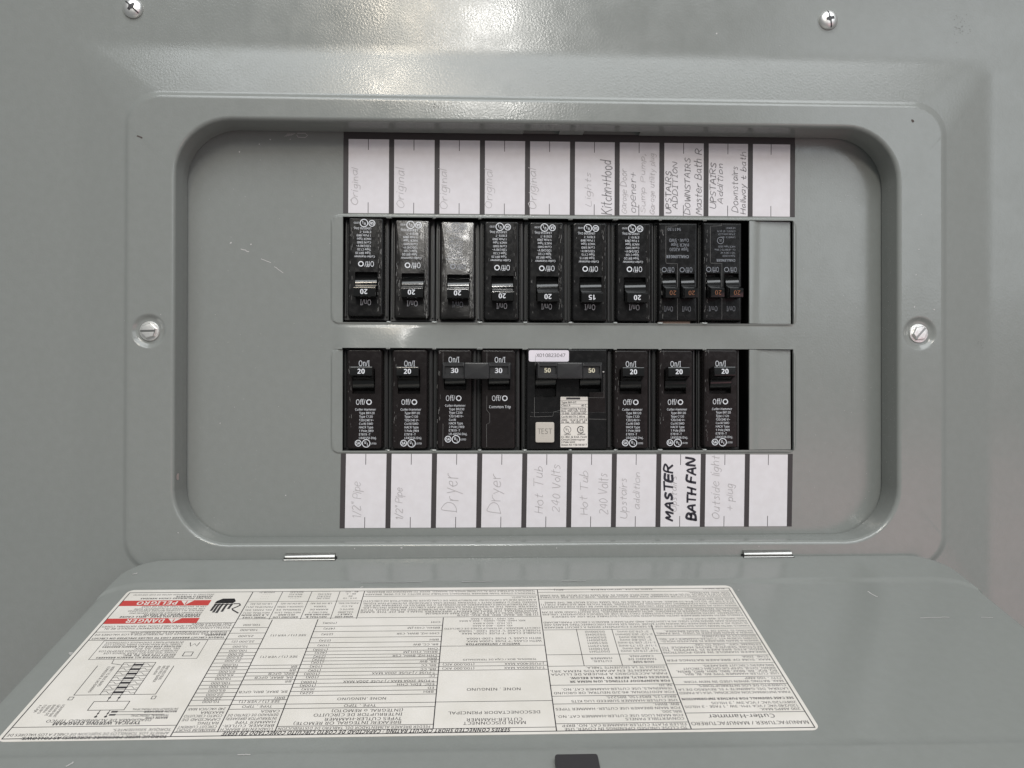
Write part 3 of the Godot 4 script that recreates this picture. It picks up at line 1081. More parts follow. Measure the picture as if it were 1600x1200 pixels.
func print_diagram() -> void:
	box(258.0, 16.9, 271.4, 22.2)
	for x in [263.0, 266.6]:
		rule(x, 22.2, x, 48.0)
		rule(x, 13.2, x, 16.9)
		ruled.disc(x, -24.4, 0.5, 0.05)
		ruled.disc(x, -13.0, 0.55, 0.05)
		ruled.disc(x, -15.0, 0.4, 0.05)
	for i in 8:
		var y := 26.4 + i * 3.1
		rule(258.3, y, 271.2, y)
		if i < 7:
			ruled.stroke(PackedVector2Array([Vector2(263.2, -y - 1.5), Vector2(266.4, -y - 1.5)]), 1.3, 0.05)
			for k in 2:
				var c: float = [260.6, 269.0][k]
				ruled.stroke(PackedVector2Array([Vector2(c - 2.0, -y - 1.2), Vector2(c - 0.7, -y - 0.8), Vector2(c + 0.6, -y - 2.2), Vector2(c + 2.0, -y - 1.8)]), 0.2, 0.05)
	rule(258.3, 26.4, 258.3, 48.0)
	rule(271.2, 26.4, 271.2, 48.0)
	rule(250.0, 26.4, 281.0, 26.4)
	rule(250.0, 26.4, 250.0, 45.4)
	rule(281.0, 26.4, 281.0, 46.0)
	box(280.3, 23.4, 281.9, 25.2, 0.25)
	box(249.2, 23.4, 250.6, 25.2, 0.25)
	rule(242.0, 14.0, 261.6, 14.0, 0.22)
	rule(242.0, 15.8, 261.6, 15.8, 0.22)
	for y in [14.0, 15.8]:
		ruled.stroke(PackedVector2Array([Vector2(260.2, -y), Vector2(261.8, -y)]), 0.9, 0.05)
	line_bold("MAIN LUG", 240.0, 11.9, 1.5, 12)
	line("TERMINAL PRINCIPAL", 240.0, 13.3, 1.5, 14)
	line_bold("MAIN BREAKER", 238.0, 15.6, 1.5, 13)
	line("INTERRUPTOR PRINCIPAL", 238.0, 17.1, 1.5, 17)
	for q in [["BAR NEUTRAL", 252.2], ["NEUTRO BARRA", 253.8], ["AISLADA", 255.6], ["WIRE TO BUS BARS", 274.2], ["CONEXION A LAS BARRAS", 276.0]]:
		upright(q[0], q[1], 28.0, 45.5, 1.6)
	for i in 6:
		upright(["EQUIPMENT", "GROUND BAR", "BARRA DE", "TIERRA", "EQUIPO", "A CAJA"][i], 281.8 + i * 1.7, 13.0 + (i % 2) * 0.4, 20.5, 1.5)
	box(242.6, 50.7, 286.8, 64.9, 0.22)
	box(245.6, 52.6, 249.2, 55.6, 0.3)
	ruled.stroke(PackedVector2Array([Vector2(245.4, -62.8), Vector2(245.8, -60.0), Vector2(247.2, -62.0), Vector2(248.4, -60.0), Vector2(249.4, -62.8)]), 0.35, 0.05)
	rule(276.4, 50.7, 276.0, 47.6, 0.25)
	rule(276.0, 47.6, 271.2, 46.4, 0.25)
	var rows := ["SOLID STAB FOR ALL BRANCH BREAKERS", "EXCEPT TYPE BRD, BQ, BQC.", "CONECTOR SOLIDO PARA TODOS LOS", "INTERRUPTORES DERIVADOS EXCEPTO LOS", "DEL TIPO BRD, BQ, BQC.", "NOTCHED STAB FOR ALL BRANCH BREAKERS", "CONECTOR RANURADO PARA TODOS LOS", "INTERRUPTORES DERIVADOS CONTINUOS"]
	for i in 8:
		if i in [0, 1, 5]:
			line_bold(rows[i], 252.4, 51.9 + i * 1.62, 1.5, 33)
		else:
			line(rows[i], 252.4, 51.9 + i * 1.62, 1.5, 33)


func upright(t: String, x: float, y0: float, y1: float, em: float) -> void:
	var s := Shape.new()
	write(s, t, 0, 0, 0.05, em, "sans", 1.0, false, y1 - y0)
	var f := small.p.size()
	for q in s.p:
		small.p.append(Vector3(x - q.y, -y1 + q.x, q.z))
	for k in s.t:
		small.t.append(f + k)


func print_tables() -> void:
	full('MANUFACTURER / MANUFACTURERO', 2.7, 4.3, 2.50, 43.8)
	line('Cutler-Hammer', 14.0, 8.3, 3.00, 32.5)
	rule(1.5, 10.5, 47.3, 10.5)
	line('200 AMPS MAX.', 2.7, 12.2, 1.85, 43.8)
	line('120/240 VAC / VCA 1PH- 3W , 1 FASE - 3 HILOS', 2.7, 14.2, 1.85, 43.8)
	line('208Y/120 VAC / VCA 3W , 3 HILOS', 2.7, 16.3, 1.85, 43.8)
	line_bold('SEE CASE SIDEWALL FOR FURTHER INFORMATION', 2.7, 19.0, 1.85, 43.8)
	line('PARA INFORMACION ADICIONAL VEA LA PARED', 2.7, 22.8, 1.85, 43.8)
	line('LATERAL DEL GABINETE Y EL REVERSO DE LA', 2.7, 25.0, 1.85, 43.8)
	line('CUBIERTO DE LOS INTERRUPTORES.', 2.7, 27.3, 1.85, 43.8)
	rule(1.5, 28.3, 47.3, 28.3)
	line('MAX. RATING WHEN USED IN NEW YORK', 2.7, 30.1, 1.85, 43.8)
	line('CITY - 100 AMP', 2.7, 32.2, 1.85, 43.8)
	rule(1.5, 33.4, 47.3, 33.4)
	line('USE CUTLER-HAMMER TYPE BD, BJ, BJH,', 2.7, 35.3, 1.85, 43.8)
	line('BQ, BQC, BR, BRAF, BRD, BRH, BRO, BRSN,', 2.7, 37.2, 1.85, 43.8)
	line('BRWH, GFCB, GFEP OR GFCBH CIRCUIT', 2.7, 39.2, 1.85, 43.8)
	line('BREAKERS CIRCUIT BREAKERS.', 2.7, 41.2, 1.85, 43.8)
	rule(1.5, 42.9, 47.3, 42.9)
	full('MAX. SUM OF BREAKER RATINGS PER', 2.7, 45.3, 1.85, 43.8)
	line('STAB. 200A', 2.7, 47.5, 1.85, 43.8)
	rule(1.5, 48.7, 47.3, 48.7)
	full('BREAKER HANDLE IN MID-POSITION', 2.7, 51.1, 1.85, 43.8)
	full('INDICATES BREAKER IS TRIPPED. TO', 2.7, 53.1, 1.85, 43.8)
	full('RESTORE SERVICE, MOVE HANDLE TO', 2.7, 55.0, 1.85, 43.8)
	line("EXTREME 'OFF', THEN TO 'ON'.", 2.7, 57.0, 1.85, 43.8)
	rule(1.5, 58.1, 47.3, 58.1)
	line('WHEN A MAIN BREAKER IS BACKFED HOLD-', 2.7, 59.9, 1.85, 43.8)
	line('DOWN SCREW KIT, CUTLER-HAMMER CAT. NO.', 2.7, 61.8, 1.85, 43.8)
	line('BRHDK125 IS REQUIRED.', 2.7, 63.8, 1.85, 43.8)
	rule(1.5, 64.9, 47.3, 64.9)
	line('WHEN A MAIN BREAKER IS USED, THE PANEL', 2.7, 66.4, 1.85, 43.8)
	line('RATING IS THAT OF THE MAIN BREAKER.', 2.7, 68.2, 1.85, 43.8)
	rule(1.5, 70.3, 96.7, 70.3)
	line('PANELS WITH MAIN LUGS SUITABLE FOR USE AS SERVICE EQUIPMENT WHEN A CIRCUIT BREAKER', 2.7, 72.3, 1.85, 93.2)
	line('IS USED AS A MAIN BREAKER OR WHEN NOT MORE THAN SIX MAIN DISCONNECTING MEANS ARE', 2.7, 74.5, 1.85, 93.2)
	line('PROVIDED AND WHEN NOT USED AS A LIGHTING AND APPLIANCE BRANCH CIRCUIT PANELBOARD', 2.7, 76.6, 1.85, 93.2)
	line('(SEE ARTICLE 408-14 OF NEC).', 2.7, 78.7, 1.85, 93.2)
	line('PANELS WITH MAIN BREAKER (WITH INSULATED NEUTRAL) SUITABLE FOR USE AS SERVICE', 2.7, 81.6, 1.85, 93.2)
	line('EQUIPMENT. (WITH BONDED NEUTRAL) SUITABLE ONLY FOR USE AS SERVICE EQUIPMENT. UNLESS', 2.7, 83.7, 1.85, 93.2)
	line('NEUTRAL BONDING JUMPER IS REMOVED. WITH JUMPER REMOVED, THE RIGHT HAND BAR IS AN', 2.7, 85.7, 1.85, 93.2)
	line('INSULATED NEUTRAL AND THE LEFT HAND BAR IS AN EQUIPMENT GROUND.', 2.7, 87.5, 1.85, 93.2)
	rule(1.5, 88.9, 96.7, 88.9)
	line('WHEN USED AS SERVICE EQUIPMENT ANY UNUSED NEUTRAL HOLES MAY BE USED FOR EQUIPMENT', 2.7, 90.6, 1.85, 93.2)
	line('GROUNDING. FOR EQUIPMENT GROUNDING APPLICATIONS, WIRE HOLES ARE SUITABLE FOR (1)', 2.7, 92.7, 1.85, 93.2)
	line('#14-4 OR UP TO (3) #14-10 WIRES. MULTIPLE WIRES IN THE SAME HOLE MUST BE THE SAME', 2.7, 94.7, 1.85, 93.2)
	line('SIZE AND MATERIAL.', 2.7, 96.7, 1.85, 93.2)
	rule(1.5, 98.1, 96.7, 98.1)
	line('THIS DEVICE ACCEPTS CUTLER-HAMMER TYPE GBK GROUND BARS. WIRE HOLES ARE SUITABLE', 2.7, 99.8, 1.85, 93.2)
	line('FOR (1) #14-4 OR UP TO (3) #14-10 WIRES. MULTIPLE WIRES IN THE SAME HOLE MUST BE THE SAME', 2.7, 101.6, 1.85, 93.2)
	line('SIZE AND MATERIAL.', 2.7, 103.3, 1.85, 93.2)
	rule(1.5, 104.9, 96.7, 104.9)
	line('PUB 36642', 4.0, 107.2, 1.85, 91.9)
	line('MADE IN USA , HECHO EN EUA', 40.0, 107.2, 1.85, 55.9)
	line('REV J', 84.0, 107.2, 1.85, 11.9)
	line('TO CLOSE UNUSED OPENINGS IN COVER, USE', 48.5, 2.1, 1.85, 47.4)
	line('FILLER PLATE CUTLER-HAMMER CAT. NO. BRFP', 48.5, 4.1, 1.85, 47.4)
	rule(47.3, 5.3, 96.7, 5.3)
	line('CONVERTIBLE PANELS', 48.5, 7.4, 1.85, 47.4)
	line('FOR MAIN LUGS USE CUTLER-HAMMER CAT. NO.', 48.5, 9.4, 1.85, 47.4)
	line('BRL200.', 48.5, 11.6, 1.85, 47.4)
	line('FOR MAIN BREAKER USE CUTLER- HAMMER TYPES', 48.5, 13.8, 1.85, 47.4)
	line('BW, BWH.', 48.5, 16.0, 1.85, 47.4)
	rule(47.3, 17.0, 96.7, 17.0)
	line('USE CUTLER-HAMMER SUBFEED LUG KITS', 48.5, 18.5, 1.85, 47.4)
	line('BRSF125, BRSF150, BRS225.', 48.5, 20.8, 1.85, 47.4)
	rule(47.3, 21.9, 96.7, 21.9)
	line('FOR ADDITIONAL #6-2/0 NEUTRAL OR GROUND', 48.5, 23.8, 1.85, 47.4)
	line('TERMINALS, USE CUTLER-HAMMER CAT. NO.', 48.5, 26.1, 1.85, 47.4)
	line('NL20', 48.5, 28.2, 1.85, 47.4)
	rule(47.3, 29.0, 96.7, 29.0)
	line_bold('FOR RAINPROOF FITTINGS, (ON NEMA 3R', 48.5, 31.2, 1.85, 47.4)
	line_bold('DEVICES ONLY), REFER TO TABLE BELOW.', 48.5, 33.6, 1.85, 47.4)
	full('PARA ACCESORIO A PRUEBA DE LLUVIA', 48.5, 36.2, 1.85, 47.4)
	full('(SOLAMENTE EN APARATOS NEMA 3R),', 48.5, 38.4, 1.85, 47.4)
	line('CONSULTE LA SIGUIENTE TABLA.', 48.5, 40.7, 1.85, 47.4)
	rule(47.3, 42.1, 96.7, 42.1)
	rule(47.3, 50.5, 96.7, 50.5)
	rule(65.7, 42.2, 65.7, 70.7)
	rule(81.6, 42.2, 81.6, 70.7)
	middle_bold('HUB SIZE', 56.5, 44.5, 1.85, 16.4)
	middle('TAMANO DE', 56.5, 46.6, 1.85, 16.4)
	middle('CAMPANA', 56.5, 48.8, 1.85, 16.4)
	middle('3/4" (19.05 mm)', 56.5, 52.7, 1.85, 16.4)
	middle('1" (25.40 mm)', 56.5, 54.6, 1.85, 16.4)
	middle('1-1/4" (31.75 mm)', 56.5, 56.8, 1.85, 16.4)
	middle('1-1/2" (38.10 mm)', 56.5, 59.2, 1.85, 16.4)
	middle('2" (50.80 mm)', 56.5, 61.4, 1.85, 16.4)
	middle('2" (50.80 mm)', 56.5, 63.6, 1.85, 16.4)
	middle('2-1/2" (63.50mm)', 56.5, 65.9, 1.85, 16.4)
	middle('3" (76.20 mm)', 56.5, 68.2, 1.85, 16.4)
	middle('CUTLER-', 73.7, 45.4, 1.85, 13.9)
	middle('HAMMER', 73.7, 47.5, 1.85, 13.9)
	middle('DS075H1', 73.7, 52.6, 1.85, 13.9)
	middle('DS100H1', 73.7, 54.6, 1.85, 13.9)
	middle('DS125H1', 73.7, 56.8, 1.85, 13.9)
	middle('DS150H1', 73.7, 59.2, 1.85, 13.9)
	middle('DS200H1', 73.7, 61.4, 1.85, 13.9)
	middle('DS200H2', 73.7, 63.6, 1.85, 13.9)
	middle('DS250H2', 73.7, 66.0, 1.85, 13.9)
	middle('DS300H2', 73.7, 68.4, 1.85, 13.9)
	full_bold("SERIES CONNECTED SHORT CIRCUIT RATING : CAPACIDAD DE CORTO CIRCUITO CONECTADO EN SERIE", 113.6, 2.4, 2.60, 103.4)
	rule(96.7, 3.5, 235.0, 3.5)
	middle('MAIN DISCONNECT', 119.2, 6.3, 2.20, 42.9)
	middle('CUTLER-HAMMER', 119.2, 8.3, 2.20, 42.9)
	middle('DESCONECTADOR PRINCIPAL', 119.2, 12.4, 2.20, 42.9)
	rule(96.7, 19.2, 141.6, 19.2)
	middle('NONE . NINGUNO', 119.2, 26.9, 2.20, 42.9)
	rule(96.7, 40.0, 141.6, 40.0)
	line('T-FUSE600A MAX', 97.9, 41.3, 1.85, 42.9)
	line('(100,000 AIC)', 127.0, 41.3, 1.85, 13.8)
	rule(96.7, 42.9, 141.6, 42.9)
	line('J-FUSE400A MAX', 97.9, 44.2, 1.85, 42.9)
	line('(100,000 AIC)', 127.0, 44.2, 1.85, 13.8)
	rule(96.7, 45.6, 141.6, 45.6)
	line('TERMINAL BOX / CAJA DE TERMINALES', 101.0, 47.5, 1.50, 39.8)
	rule(96.7, 58.0, 141.6, 58.0)
	middle_bold('SWITCH / INTERRUPTOR', 119.2, 59.3, 1.85, 42.9)
	line("WITH CLASS 'T' FUSE 1200A MAX.", 97.9, 61.5, 1.85, 42.9)
	line("WITH CLASS 'L' FUSE 1200-1600A", 97.9, 63.7, 1.85, 42.9)
	line("FUSIBLE CLASE 'T' FUSE 1200A MAX.", 97.9, 67.9, 1.85, 42.9)
	line("FUSIBLE CLASE 'L' FUSE 1200 - 1600A", 97.9, 70.0, 1.85, 42.9)
	middle('CIRCUIT BREAKER / INTERRUPTORES DE CIRCUITO', 119.2, 72.1, 1.60, 42.9)
	middle('KD, HKD - 400 A MAX', 119.2, 74.3, 1.60, 42.9)
	middle('LD, HLD - 600 A MAX', 119.2, 76.4, 1.60, 42.9)
	middle('MD, HMD, MDL, HMDL - 800 A MAX', 119.2, 78.6, 1.60, 42.9)
	middle('ND, HND - 1200 A MAX', 119.2, 80.4, 1.60, 42.9)
	rule(96.7, 82.3, 235.0, 82.3)
	rule(181.1, 83.0, 181.1, 107.5)
	line('(1) BD, BR, BRAF, BRD, BQ, BQC, GFCB', 97.9, 83.7, 1.85, 82.4)
	line('(2) 100,000 WITH CLASS T FUSE, 600 AMP MAXIMUM', 97.9, 85.5, 1.85, 82.4)
	full('ADDITIONAL OR REPLACEMENT BREAKERS SHALL BE OF THE SAME', 97.9, 87.3, 1.85, 82.4)
	line('MANUFACTURER AND TYPE AND SHALL HAVE AN INTERRUPTING RATING EQUAL TO OR', 97.9, 89.2, 1.85, 82.4)
	line('GREATER THAN THE INTERRUPTING RATING OF ANY CIRCUIT BREAKER INSTALLED.', 97.9, 91.3, 1.85, 82.4)
	line('LOS INTERRUPTORES (BREAKERS) ADICIONALES o DE REPUESTO DEBERAN SER DEL', 97.9, 93.3, 1.85, 82.4)
	line('MISMO TIPO U FABRICANTE Y DEVERAN TENER UNA CAPACIDAD INTERRUPTIVA EQUAL', 97.9, 95.3, 1.85, 82.4)
	line('A MAYOR QUE LA CAPACIDAD INTERRUPTIVA DE CUALQUIER INTERRUPTOR DE CIRCUITO', 97.9, 97.6, 1.85, 82.4)
	line('INSTALADO.', 97.9, 100.3, 1.85, 82.4)
	rule(96.7, 102.2, 181.1, 102.2)
	line('TERMINALS OTHER THAN BREAKER TERMINALS SUITABLE FOR 60/75 C AL-CU WIRE, BREAKER', 97.9, 104.1, 1.85, 82.4)
	line('TERMINALS SUITABLE FOR AL-CU WIRE WHEN SO MARKED, REFER TO MARKINGS ON BREAKERS.', 97.9, 106.5, 1.85, 82.4)
	line('FEEDER BREAKER ALIMENTADOR DEL TABLERO DE DISTRIBUCION', 142.8, 4.7, 1.90, 54.9)
	rule(141.6, 6.0, 198.5, 6.0)
	line('BREAKER( INTEGRAL OR REMOTE)', 153.6, 7.5, 2.20, 44.1)
	line('TYPES CUTLER-HAMMER', 153.6, 9.7, 2.20, 44.1)
	line('INTERRUPTOR DE CIRCUITO', 153.6, 12.2, 2.20, 44.1)
	line('(INTEGRAL o REMOTO)', 153.6, 14.6, 2.20, 44.1)
	rule(141.6, 16.4, 198.5, 16.4)
	middle('TYPE . TIPO', 170.1, 17.7, 2.00, 54.9)
	rule(141.6, 19.1, 198.5, 19.1)
	middle('NONE .NINGUNO', 170.1, 21.9, 2.00, 54.9)
	line('BRH', 142.8, 25.8, 1.85, 54.9)
	line('ED', 142.8, 28.3, 1.85, 54.9)
	line('EDC, EDH, CHH', 142.8, 30.8, 1.85, 54.9)
	line('T-FUSE 200A MAX / J-FUSE 200A MAX', 142.8, 33.1, 1.85, 54.9)
	line('CC', 142.8, 36.3, 1.85, 54.9)
	line('T-FUSE / J-FUSE 200A MAX', 142.8, 38.6, 1.85, 54.9)
	line('BR, CC', 142.8, 41.0, 1.85, 54.9)
	line('BR, CC', 142.8, 43.8, 1.85, 54.9)
	line('BR, BW', 142.8, 46.6, 1.85, 54.9)
	line('BRH', 142.8, 48.8, 1.85, 54.9)
	line('CHH-HZ, BWH, CSR', 142.8, 51.1, 1.85, 54.9)
	line('BRHH, CHH-JM', 142.8, 53.8, 1.85, 54.9)
	line('CHH', 142.8, 56.2, 1.85, 54.9)
	line('BR, CC, BW', 142.8, 59.5, 1.85, 54.9)
	line('BRH', 142.8, 63.3, 1.85, 54.9)
	line('CHH-HZ, BWH, CSR', 142.8, 68.4, 1.85, 54.9)
	line('BRHH, CHH-JM', 142.8, 73.1, 1.85, 54.9)
	line('CHH', 142.8, 77.9, 1.85, 54.9)
	line('(22K)', 189.5, 25.8, 1.85, 8.0)
	line('(65K)', 189.5, 28.3, 1.85, 8.0)
	line('(100K)', 189.5, 30.8, 1.85, 8.0)
	line('(100K)', 189.5, 33.1, 1.85, 8.0)
	line('(10K)', 189.5, 36.3, 1.85, 8.0)
	line('(100K)', 189.5, 38.6, 1.85, 8.0)
	line('(10K)', 189.5, 41.0, 1.85, 8.0)
	line('(10K)', 189.5, 43.8, 1.85, 8.0)
	line('(10K)', 189.5, 46.6, 1.85, 8.0)
	line('(22K)', 189.5, 48.8, 1.85, 8.0)
	line('(25K)', 189.5, 51.1, 1.85, 8.0)
	line('(42K)', 189.5, 53.8, 1.85, 8.0)
	line('(100K)', 189.5, 56.2, 1.85, 8.0)
	line('(10K)', 189.5, 59.5, 1.85, 8.0)
	line('(22K)', 189.5, 63.3, 1.85, 8.0)
	line('(25K)', 189.5, 68.4, 1.85, 8.0)
	line('(42K)', 189.5, 73.1, 1.85, 8.0)
	line('(100K)', 189.5, 77.9, 1.85, 8.0)
	rule(141.6, 24.3, 198.5, 24.3)
	rule(141.6, 27.0, 198.5, 27.0)
	rule(141.6, 29.8, 198.5, 29.8)
	rule(141.6, 32.2, 198.5, 32.2)
	rule(141.6, 35.0, 198.5, 35.0)
	rule(141.6, 37.4, 198.5, 37.4)
	rule(141.6, 40.0, 198.5, 40.0)
	rule(141.6, 42.5, 198.5, 42.5)
	rule(141.6, 45.3, 198.5, 45.3)
	rule(141.6, 47.8, 198.5, 47.8)
	rule(141.6, 50.1, 198.5, 50.1)
	rule(141.6, 52.4, 198.5, 52.4)
	rule(141.6, 55.1, 198.5, 55.1)
	rule(141.6, 57.8, 198.5, 57.8)
	rule(141.6, 61.7, 198.5, 61.7)
	rule(141.6, 65.8, 198.5, 65.8)
	rule(141.6, 70.7, 198.5, 70.7)
	rule(141.6, 75.1, 198.5, 75.1)
	line('LOADCENTER BRANCH', 199.7, 4.6, 1.90, 18.6)
	line('BREAKER, CUTLER-', 199.7, 6.6, 1.90, 18.6)
	line('HAMMER TYPE', 199.7, 8.6, 1.90, 18.6)
	line('INTERRUPTOR (BREAKER)', 199.7, 10.7, 1.90, 18.6)
	line('DERIVADO DE CENTRO DE', 199.7, 12.8, 1.90, 18.6)
	line('CARGA', 199.7, 14.9, 1.90, 18.6)
	rule(198.5, 16.4, 219.1, 16.4)
	middle('TYPE . TIPO', 208.8, 17.9, 1.85, 18.6)
	rule(198.5, 19.3, 219.1, 19.3)
	middle('SEE (1) / VER (1)', 208.8, 20.8, 1.85, 18.6)
	rule(198.5, 21.9, 219.1, 21.9)
	line('BRH', 199.7, 23.0, 1.85, 18.6)
	rule(198.5, 24.3, 219.1, 24.3)
	line('BR, BRAF, BRH, GFCB', 199.7, 27.0, 1.85, 18.6)
	rule(198.5, 31.8, 219.1, 31.8)
	line('BR', 199.7, 33.7, 1.85, 18.6)
	rule(198.5, 35.0, 219.1, 35.0)
	line('BR, BRAF, GFCB', 199.7, 36.4, 1.85, 18.6)
	rule(198.5, 37.7, 219.1, 37.7)
	line('BRD, GFCB', 199.7, 39.0, 1.85, 18.6)
	rule(198.5, 40.1, 219.1, 40.1)
	line('BR', 199.7, 41.4, 1.85, 18.6)
	rule(198.5, 42.7, 219.1, 42.7)
	line('BR', 199.7, 43.9, 1.85, 18.6)
	rule(198.5, 45.1, 219.1, 45.1)
	middle('SEE (1) / VER (1)', 208.8, 51.2, 1.85, 18.6)
	rule(198.5, 57.5, 219.1, 57.5)
	middle('SEE (1) / VER (1)', 208.8, 67.9, 1.85, 18.6)
	line('MAXIMUM SHORT', 220.3, 4.5, 1.90, 13.9)
	line('CIRCUIT CURRENT', 220.3, 6.3, 1.90, 13.9)
	line('RATING', 220.3, 8.4, 1.90, 13.9)
	line('CAPACIDAD DE', 220.3, 10.5, 1.90, 13.9)
	line('CORTO CIRCUITO', 220.3, 12.6, 1.90, 13.9)
	line('MAXIMA', 220.3, 14.6, 1.90, 13.9)
	line('240 VAC/VCA MAX', 220.3, 16.7, 1.90, 13.9)
	rule(219.1, 18.8, 235.0, 18.8)
	middle('10,000', 227.1, 21.1, 1.85, 13.9)
	middle('22,000', 227.1, 23.2, 1.85, 13.9)
	middle('22,000', 227.1, 25.5, 1.85, 13.9)
	middle('65,000', 227.1, 28.1, 1.85, 13.9)
	middle('100,000', 227.1, 30.7, 1.85, 13.9)
	middle('100,000', 227.1, 33.0, 1.85, 13.9)
	middle('10,000', 227.1, 35.9, 1.85, 13.9)
	middle('65,000', 227.1, 38.4, 1.85, 13.9)
	middle('65,000', 227.1, 40.8, 1.85, 13.9)
	middle('65,000', 227.1, 43.5, 1.85, 13.9)
	middle('10,000', 227.1, 45.5, 1.85, 13.9)
	middle('22,000', 227.1, 48.6, 1.85, 13.9)
	middle('25,000', 227.1, 51.1, 1.85, 13.9)
	middle('42,000', 227.1, 53.4, 1.85, 13.9)
	middle('100,000', 227.1, 56.1, 1.85, 13.9)
	middle('10,000', 227.1, 59.3, 1.85, 13.9)
	middle('22,000 (2)', 227.1, 63.2, 1.85, 13.9)
	middle('25,000', 227.1, 67.6, 1.85, 13.9)
	middle('100,000', 227.1, 72.6, 1.85, 13.9)
	middle('100,000', 227.1, 76.9, 1.85, 13.9)
	rule(219.1, 22.2, 235.0, 22.2)
	rule(219.1, 24.3, 235.0, 24.3)
	rule(219.1, 26.8, 235.0, 26.8)
	rule(219.1, 29.4, 235.0, 29.4)
	rule(219.1, 31.8, 235.0, 31.8)
	rule(219.1, 34.4, 235.0, 34.4)
	rule(219.1, 37.1, 235.0, 37.1)
	rule(219.1, 39.6, 235.0, 39.6)
	rule(219.1, 42.1, 235.0, 42.1)
	rule(219.1, 44.5, 235.0, 44.5)
	rule(219.1, 47.1, 235.0, 47.1)
	rule(219.1, 49.9, 235.0, 49.9)
	rule(219.1, 52.3, 235.0, 52.3)
	rule(219.1, 54.7, 235.0, 54.7)
	rule(219.1, 57.7, 235.0, 57.7)
	rule(219.1, 61.3, 235.0, 61.3)
	rule(219.1, 65.4, 235.0, 65.4)
	rule(219.1, 70.1, 235.0, 70.1)
	rule(219.1, 74.7, 235.0, 74.7)
	rule(181.2, 81.6, 181.2, 107.5)
	rule(193.0, 81.6, 193.0, 107.5)
	rule(206.6, 81.6, 206.6, 107.5)
	rule(220.7, 81.6, 220.7, 107.5)
	rule(181.2, 97.9, 235.0, 97.9)
	middle_bold('WIRE SIZE', 187.1, 83.4, 1.60, 9.8)
	middle_bold('CABLE /', 187.1, 85.5, 1.60, 9.8)
	middle('CALIBRE', 187.1, 87.5, 1.60, 9.8)
	middle('60/75 C', 187.1, 90.1, 1.60, 9.8)
	middle('AL-CU', 187.1, 92.9, 1.60, 9.8)
	middle('AWG/KCMIL', 187.1, 95.8, 1.60, 9.8)
	middle('#14 - 10', 187.1, 100.6, 1.50, 9.8)
	middle('#8', 187.1, 102.6, 1.50, 9.8)
	middle('#6 - 4', 187.1, 104.8, 1.50, 9.8)
	middle('#3 - 2/0', 187.1, 106.9, 1.50, 9.8)
	middle_bold('NEUTRAL &', 199.8, 83.4, 1.60, 11.6)
	middle_bold('GROUND BAR', 199.8, 85.5, 1.60, 11.6)
	middle('NEUTRO Y', 199.8, 87.5, 1.60, 11.6)
	middle('BARRA DE', 199.8, 90.1, 1.60, 11.6)
	middle('TIERRA', 199.8, 92.9, 1.60, 11.6)
	middle('LB-IN (N-M)', 199.8, 95.8, 1.60, 11.6)
	middle('20(2.26)', 199.8, 100.6, 1.50, 11.6)
	middle('25(2.82)', 199.8, 102.6, 1.50, 11.6)
	middle('35(3.95)', 199.8, 104.8, 1.50, 11.6)
	middle('- - - -', 199.8, 106.9, 1.50, 11.6)
	middle_bold('GROUND LUG', 213.7, 83.4, 1.60, 12.1)
	middle_bold('(G1) AND', 213.7, 85.5, 1.60, 12.1)
	middle('NEUTRAL LUG', 213.7, 87.5, 1.60, 12.1)
	middle('TERMINAL DE', 213.7, 90.1, 1.60, 12.1)
	middle('CONEXION A TIERRA', 213.7, 92.9, 1.60, 12.1)
	middle('LB-IN (N-M)', 213.7, 95.8, 1.60, 12.1)
	middle('- - - -', 213.7, 100.6, 1.50, 12.1)
	middle('35(3.95)', 213.7, 102.6, 1.50, 12.1)
	middle('40(4.52)', 213.7, 104.8, 1.50, 12.1)
	middle('50(5.65)', 213.7, 106.9, 1.50, 12.1)
	middle_bold('PANEL LUGS', 227.9, 83.4, 1.60, 12.3)
	middle_bold('A, B AND MAIN', 227.9, 85.5, 1.60, 12.3)
	middle('NEUTRAL (N1)', 227.9, 87.5, 1.60, 12.3)
	middle('DEL PANEL DEL', 227.9, 90.1, 1.60, 12.3)
	middle('PRINCIPAL (N1)', 227.9, 92.9, 1.60, 12.3)
	middle('LB-IN (N-M)', 227.9, 95.8, 1.60, 12.3)
	middle('- - - -', 227.9, 100.6, 1.50, 12.3)
	middle('- - - -', 227.9, 102.6, 1.50, 12.3)
	middle('- - - -', 227.9, 104.8, 1.50, 12.3)
	middle('250(28.2)', 227.9, 106.9, 1.50, 12.3)
	line_bold('TORQUE WIRE PRESSURE SCREW(S) AS FOLLOWS:', 236.2, 1.3, 2.00, 56.8)
	line('APRIETE LOS TORNILLOS DE SUJECION DE CABLE A LOS VALORES DE', 236.2, 3.2, 1.80, 56.8)
	line('TORQUE SIGUIENTES.', 236.2, 5.2, 1.80, 56.8)
	rule(235.0, 7.5, 293.8, 7.5)
	middle_bold('TYPICAL WIRING DIAGRAM', 264.4, 9.2, 2.20, 56.8)
	middle('DIAGRAMA DE ALAMBRADO TIPICO', 264.4, 10.8, 2.00, 56.8)
	rule(235.0, 65.4, 293.8, 65.4)
	line_bold('TORQUE CIRCUIT BREAKER LUGS TO VALUES SPECIFIED ON CIRCUIT', 236.2, 66.8, 1.70, 56.8)
	line_bold('BREAKERS', 236.2, 68.9, 1.70, 56.8)
	line('APRIETE LAS TERMINALES DEL INTERRUPTOR A LOS VALORES DE', 236.2, 69.8, 1.70, 56.8)
	line('TORQUE ESPECIFICADOS EN EL INTERRUPTOR.', 236.2, 71.3, 1.70, 56.8)
	rule(235.0, 72.1, 293.8, 72.1)
	line('INSTALLATION AND USE OF THE EQUIPMENT SHOULD BE IN', 236.2, 74.8, 1.70, 56.8)
